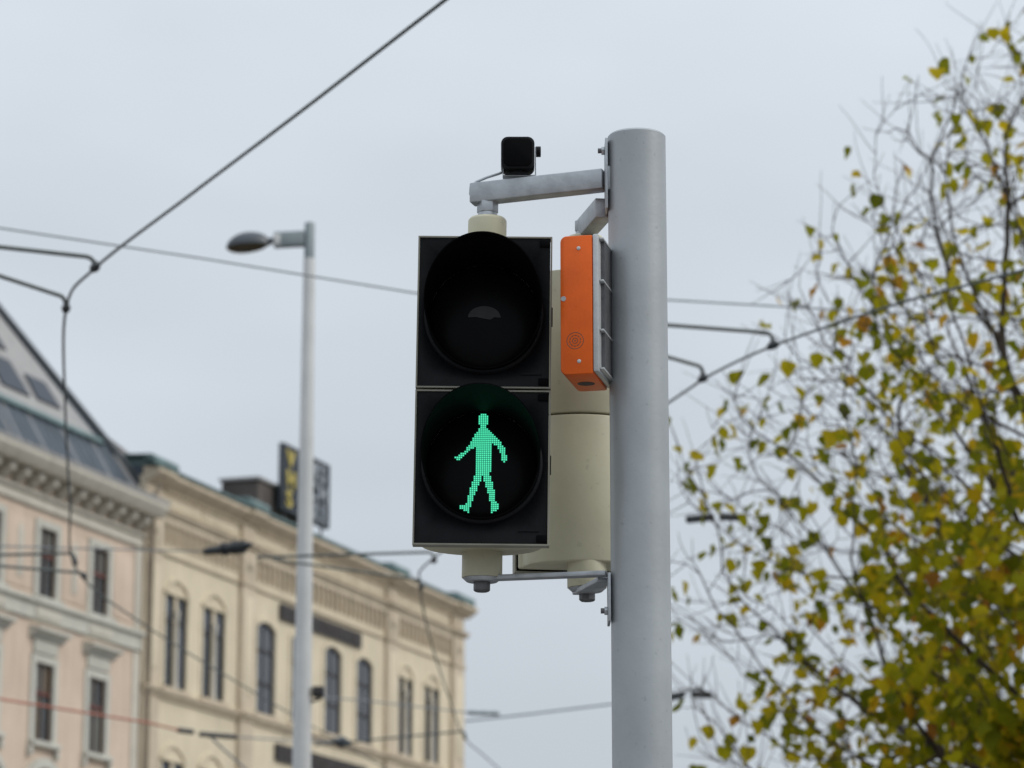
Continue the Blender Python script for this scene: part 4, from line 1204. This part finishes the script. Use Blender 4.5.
# bare shoots at and along the fine twigs
thin = [k for k in range(1, NN) if rad[k] < 0.0075]
leafspots = []
for k in thin:
    tip = not kids[k]
    if rng.random() > (0.95 if tip else 0.85): continue
    p = nodes[k] - base
    d = nodes[k] - nodes[par[k]]; d = d / np.linalg.norm(d)
    if not tip:
        d = d * .8 + rng.normal(0, .38, 3)
    d = d + np.array([0, 0, .15]); d = d / np.linalg.norm(d)
    n = int(rng.integers(3, 6) if tip or rng.random() < .3 else rng.integers(2, 4)); pts = [p]
    for i in range(n):
        d = d + rng.normal(0, .09, 3); d = d / np.linalg.norm(d)
        pts.append(pts[-1] + d * rng.uniform(.07, .12))
    twig_mb.tube(pts, [0.0036 * (1 - .5 * i / n) for i in range(n + 1)], 3, False)
    for q in pts[1:]: leafspots.append((q, True))
trunk_mb.build('trunk', 'bark', tree, fix=False)
for l_ in limbs: l_.build('limb', 'bark', tree, fix=False)
tw = twig_mb.build('twigs', 'bark', tree, fix=False, smooth=False); tw['kind'] = 'stuff'
for k in thin: leafspots.append((nodes[k] - base, False))
# leaves: heart-shaped, folded along the midrib, hanging; thick low and inside, thin towards the top
LV = [(0, 0, 0), (-0.30, -0.02, .05), (-0.48, -.28, .10), (-0.36, -.62, .06), (0, -1.05, -.10), (0.36, -.62, .06), (0.48, -.28, .10), (0.30, -0.02, .05), (0, -.45, -0.04)]
LF = [(0, 1, 2, 8), (8, 2, 3, 4), (8, 4, 5, 6), (0, 8, 6, 7)]
LVn = np.array(LV)
LVn[:, 1] += 0.0
def lmesh(i, rg):
    me = bpy.data.meshes.new('leaf')
    v = LVn.copy(); v[:, 2] += rg.normal(0, .11, len(v)); v[:, :2] += rg.normal(0, .05, (len(v), 2)); v[:, 0] *= rg.uniform(.8, 1.2)
    me.from_pydata([tuple(p) for p in v], [], LF); me.materials.append(MATS['leaf'])
    for pl in me.polygons: pl.use_smooth = True
    return me
leafm = [lmesh(i, rng) for i in range(12)]
cand = []
# leaves hang in uneven clusters: a smooth random field says where
KF = rng.normal(0, 1, (14, 3)) * np.array([6.0, 6.0, 6.0]); KP = rng.uniform(0, 6.28, 14)
def field(q): return float(np.cos(KF @ q + KP).sum() / math.sqrt(7))
prs = []
for (q, bare) in leafspots:
    x, z = q[0], q[2]
    top = np.clip((z - 3.4) / 4.6, 0, 1)            # 0 low, 1 high
    pr = 5.0 * (1 - top) ** 2.1 + 0.40 * (1 - top) + 0.26
    pr *= np.clip((max(0.0, x + 3.9) / 2.5) ** 1.5, 0.20, 1.35)         # the outer side has shed more
    if x > 0.4: pr *= 0.45
    if bare: pr *= 0.35
    pr *= np.clip(0.7 + 0.95 * field(q), 0.04, 3.0)
    prs.append(pr)
prs = np.array(prs); prs *= 14500 / prs.sum()
for (q, bare), pr in zip(leafspots, prs):
    for _ in range(rng.poisson(pr)):
        cand.append(q + rng.normal(0, .06, 3))
cand = np.array(cand)
print('tree nodes', NN, 'limbs', len(limbs), 'leaves', len(cand))
def leaf_matrix(q):
    # leaves hang: stem up, tip down and outward, turned at random
    e = Matrix.Rotation(rng.uniform(0, 2 * math.pi), 4, 'Z') @ Matrix.Rotation(math.radians(rng.normal(62, 30)), 4, 'X') @ Matrix.Rotation(rng.normal(0, .35), 4, 'Y')
    s = rng.uniform(.068, .122)
    return Matrix.Translation(Vector(q)) @ e @ Matrix.Scale(s, 4)
# the 300 that show largest as single leaves: nearest the camera and in view
W = cand + base
dirc = np.stack([W[:, 0], W[:, 1] * _c + (W[:, 2] - CAM_Z) * _s, -W[:, 1] * _s + (W[:, 2] - CAM_Z) * _c], 1)
px = 512 + F_PX * dirc[:, 0] / dirc[:, 1]; py = 384 - F_PX * dirc[:, 2] / dirc[:, 1]
vis = (px > 660) & (px < 1020) & (py > 5) & (py < 763)
score = np.where(vis, dirc[:, 1] + (px - 680) / 340 * 1.2, 1e6)
order = np.argsort(score)
single = set(order[:300].tolist())
fv, ff = [], []
for i, q in enumerate(cand):
    M = leaf_matrix(q)
    if i in single:
        o = bpy.data.objects.new('leaf', leafm[i % 12]); COL.objects.link(o)
        o.parent = tree; o.matrix_local = M
    else:
        n = len(fv)
        fv += [tuple(M @ vv_.co) for vv_ in leafm[i % 12].vertices]
        ff += [tuple(j + n for j in f) for f in LF]
me = bpy.data.meshes.new('foliage'); me.from_pydata(fv, [], ff); me.materials.append(MATS['leaf'])
for pl in me.polygons: pl.use_smooth = True
fo = bpy.data.objects.new('foliage', me); COL.objects.link(fo); fo.parent = tree; fo['kind'] = 'stuff'
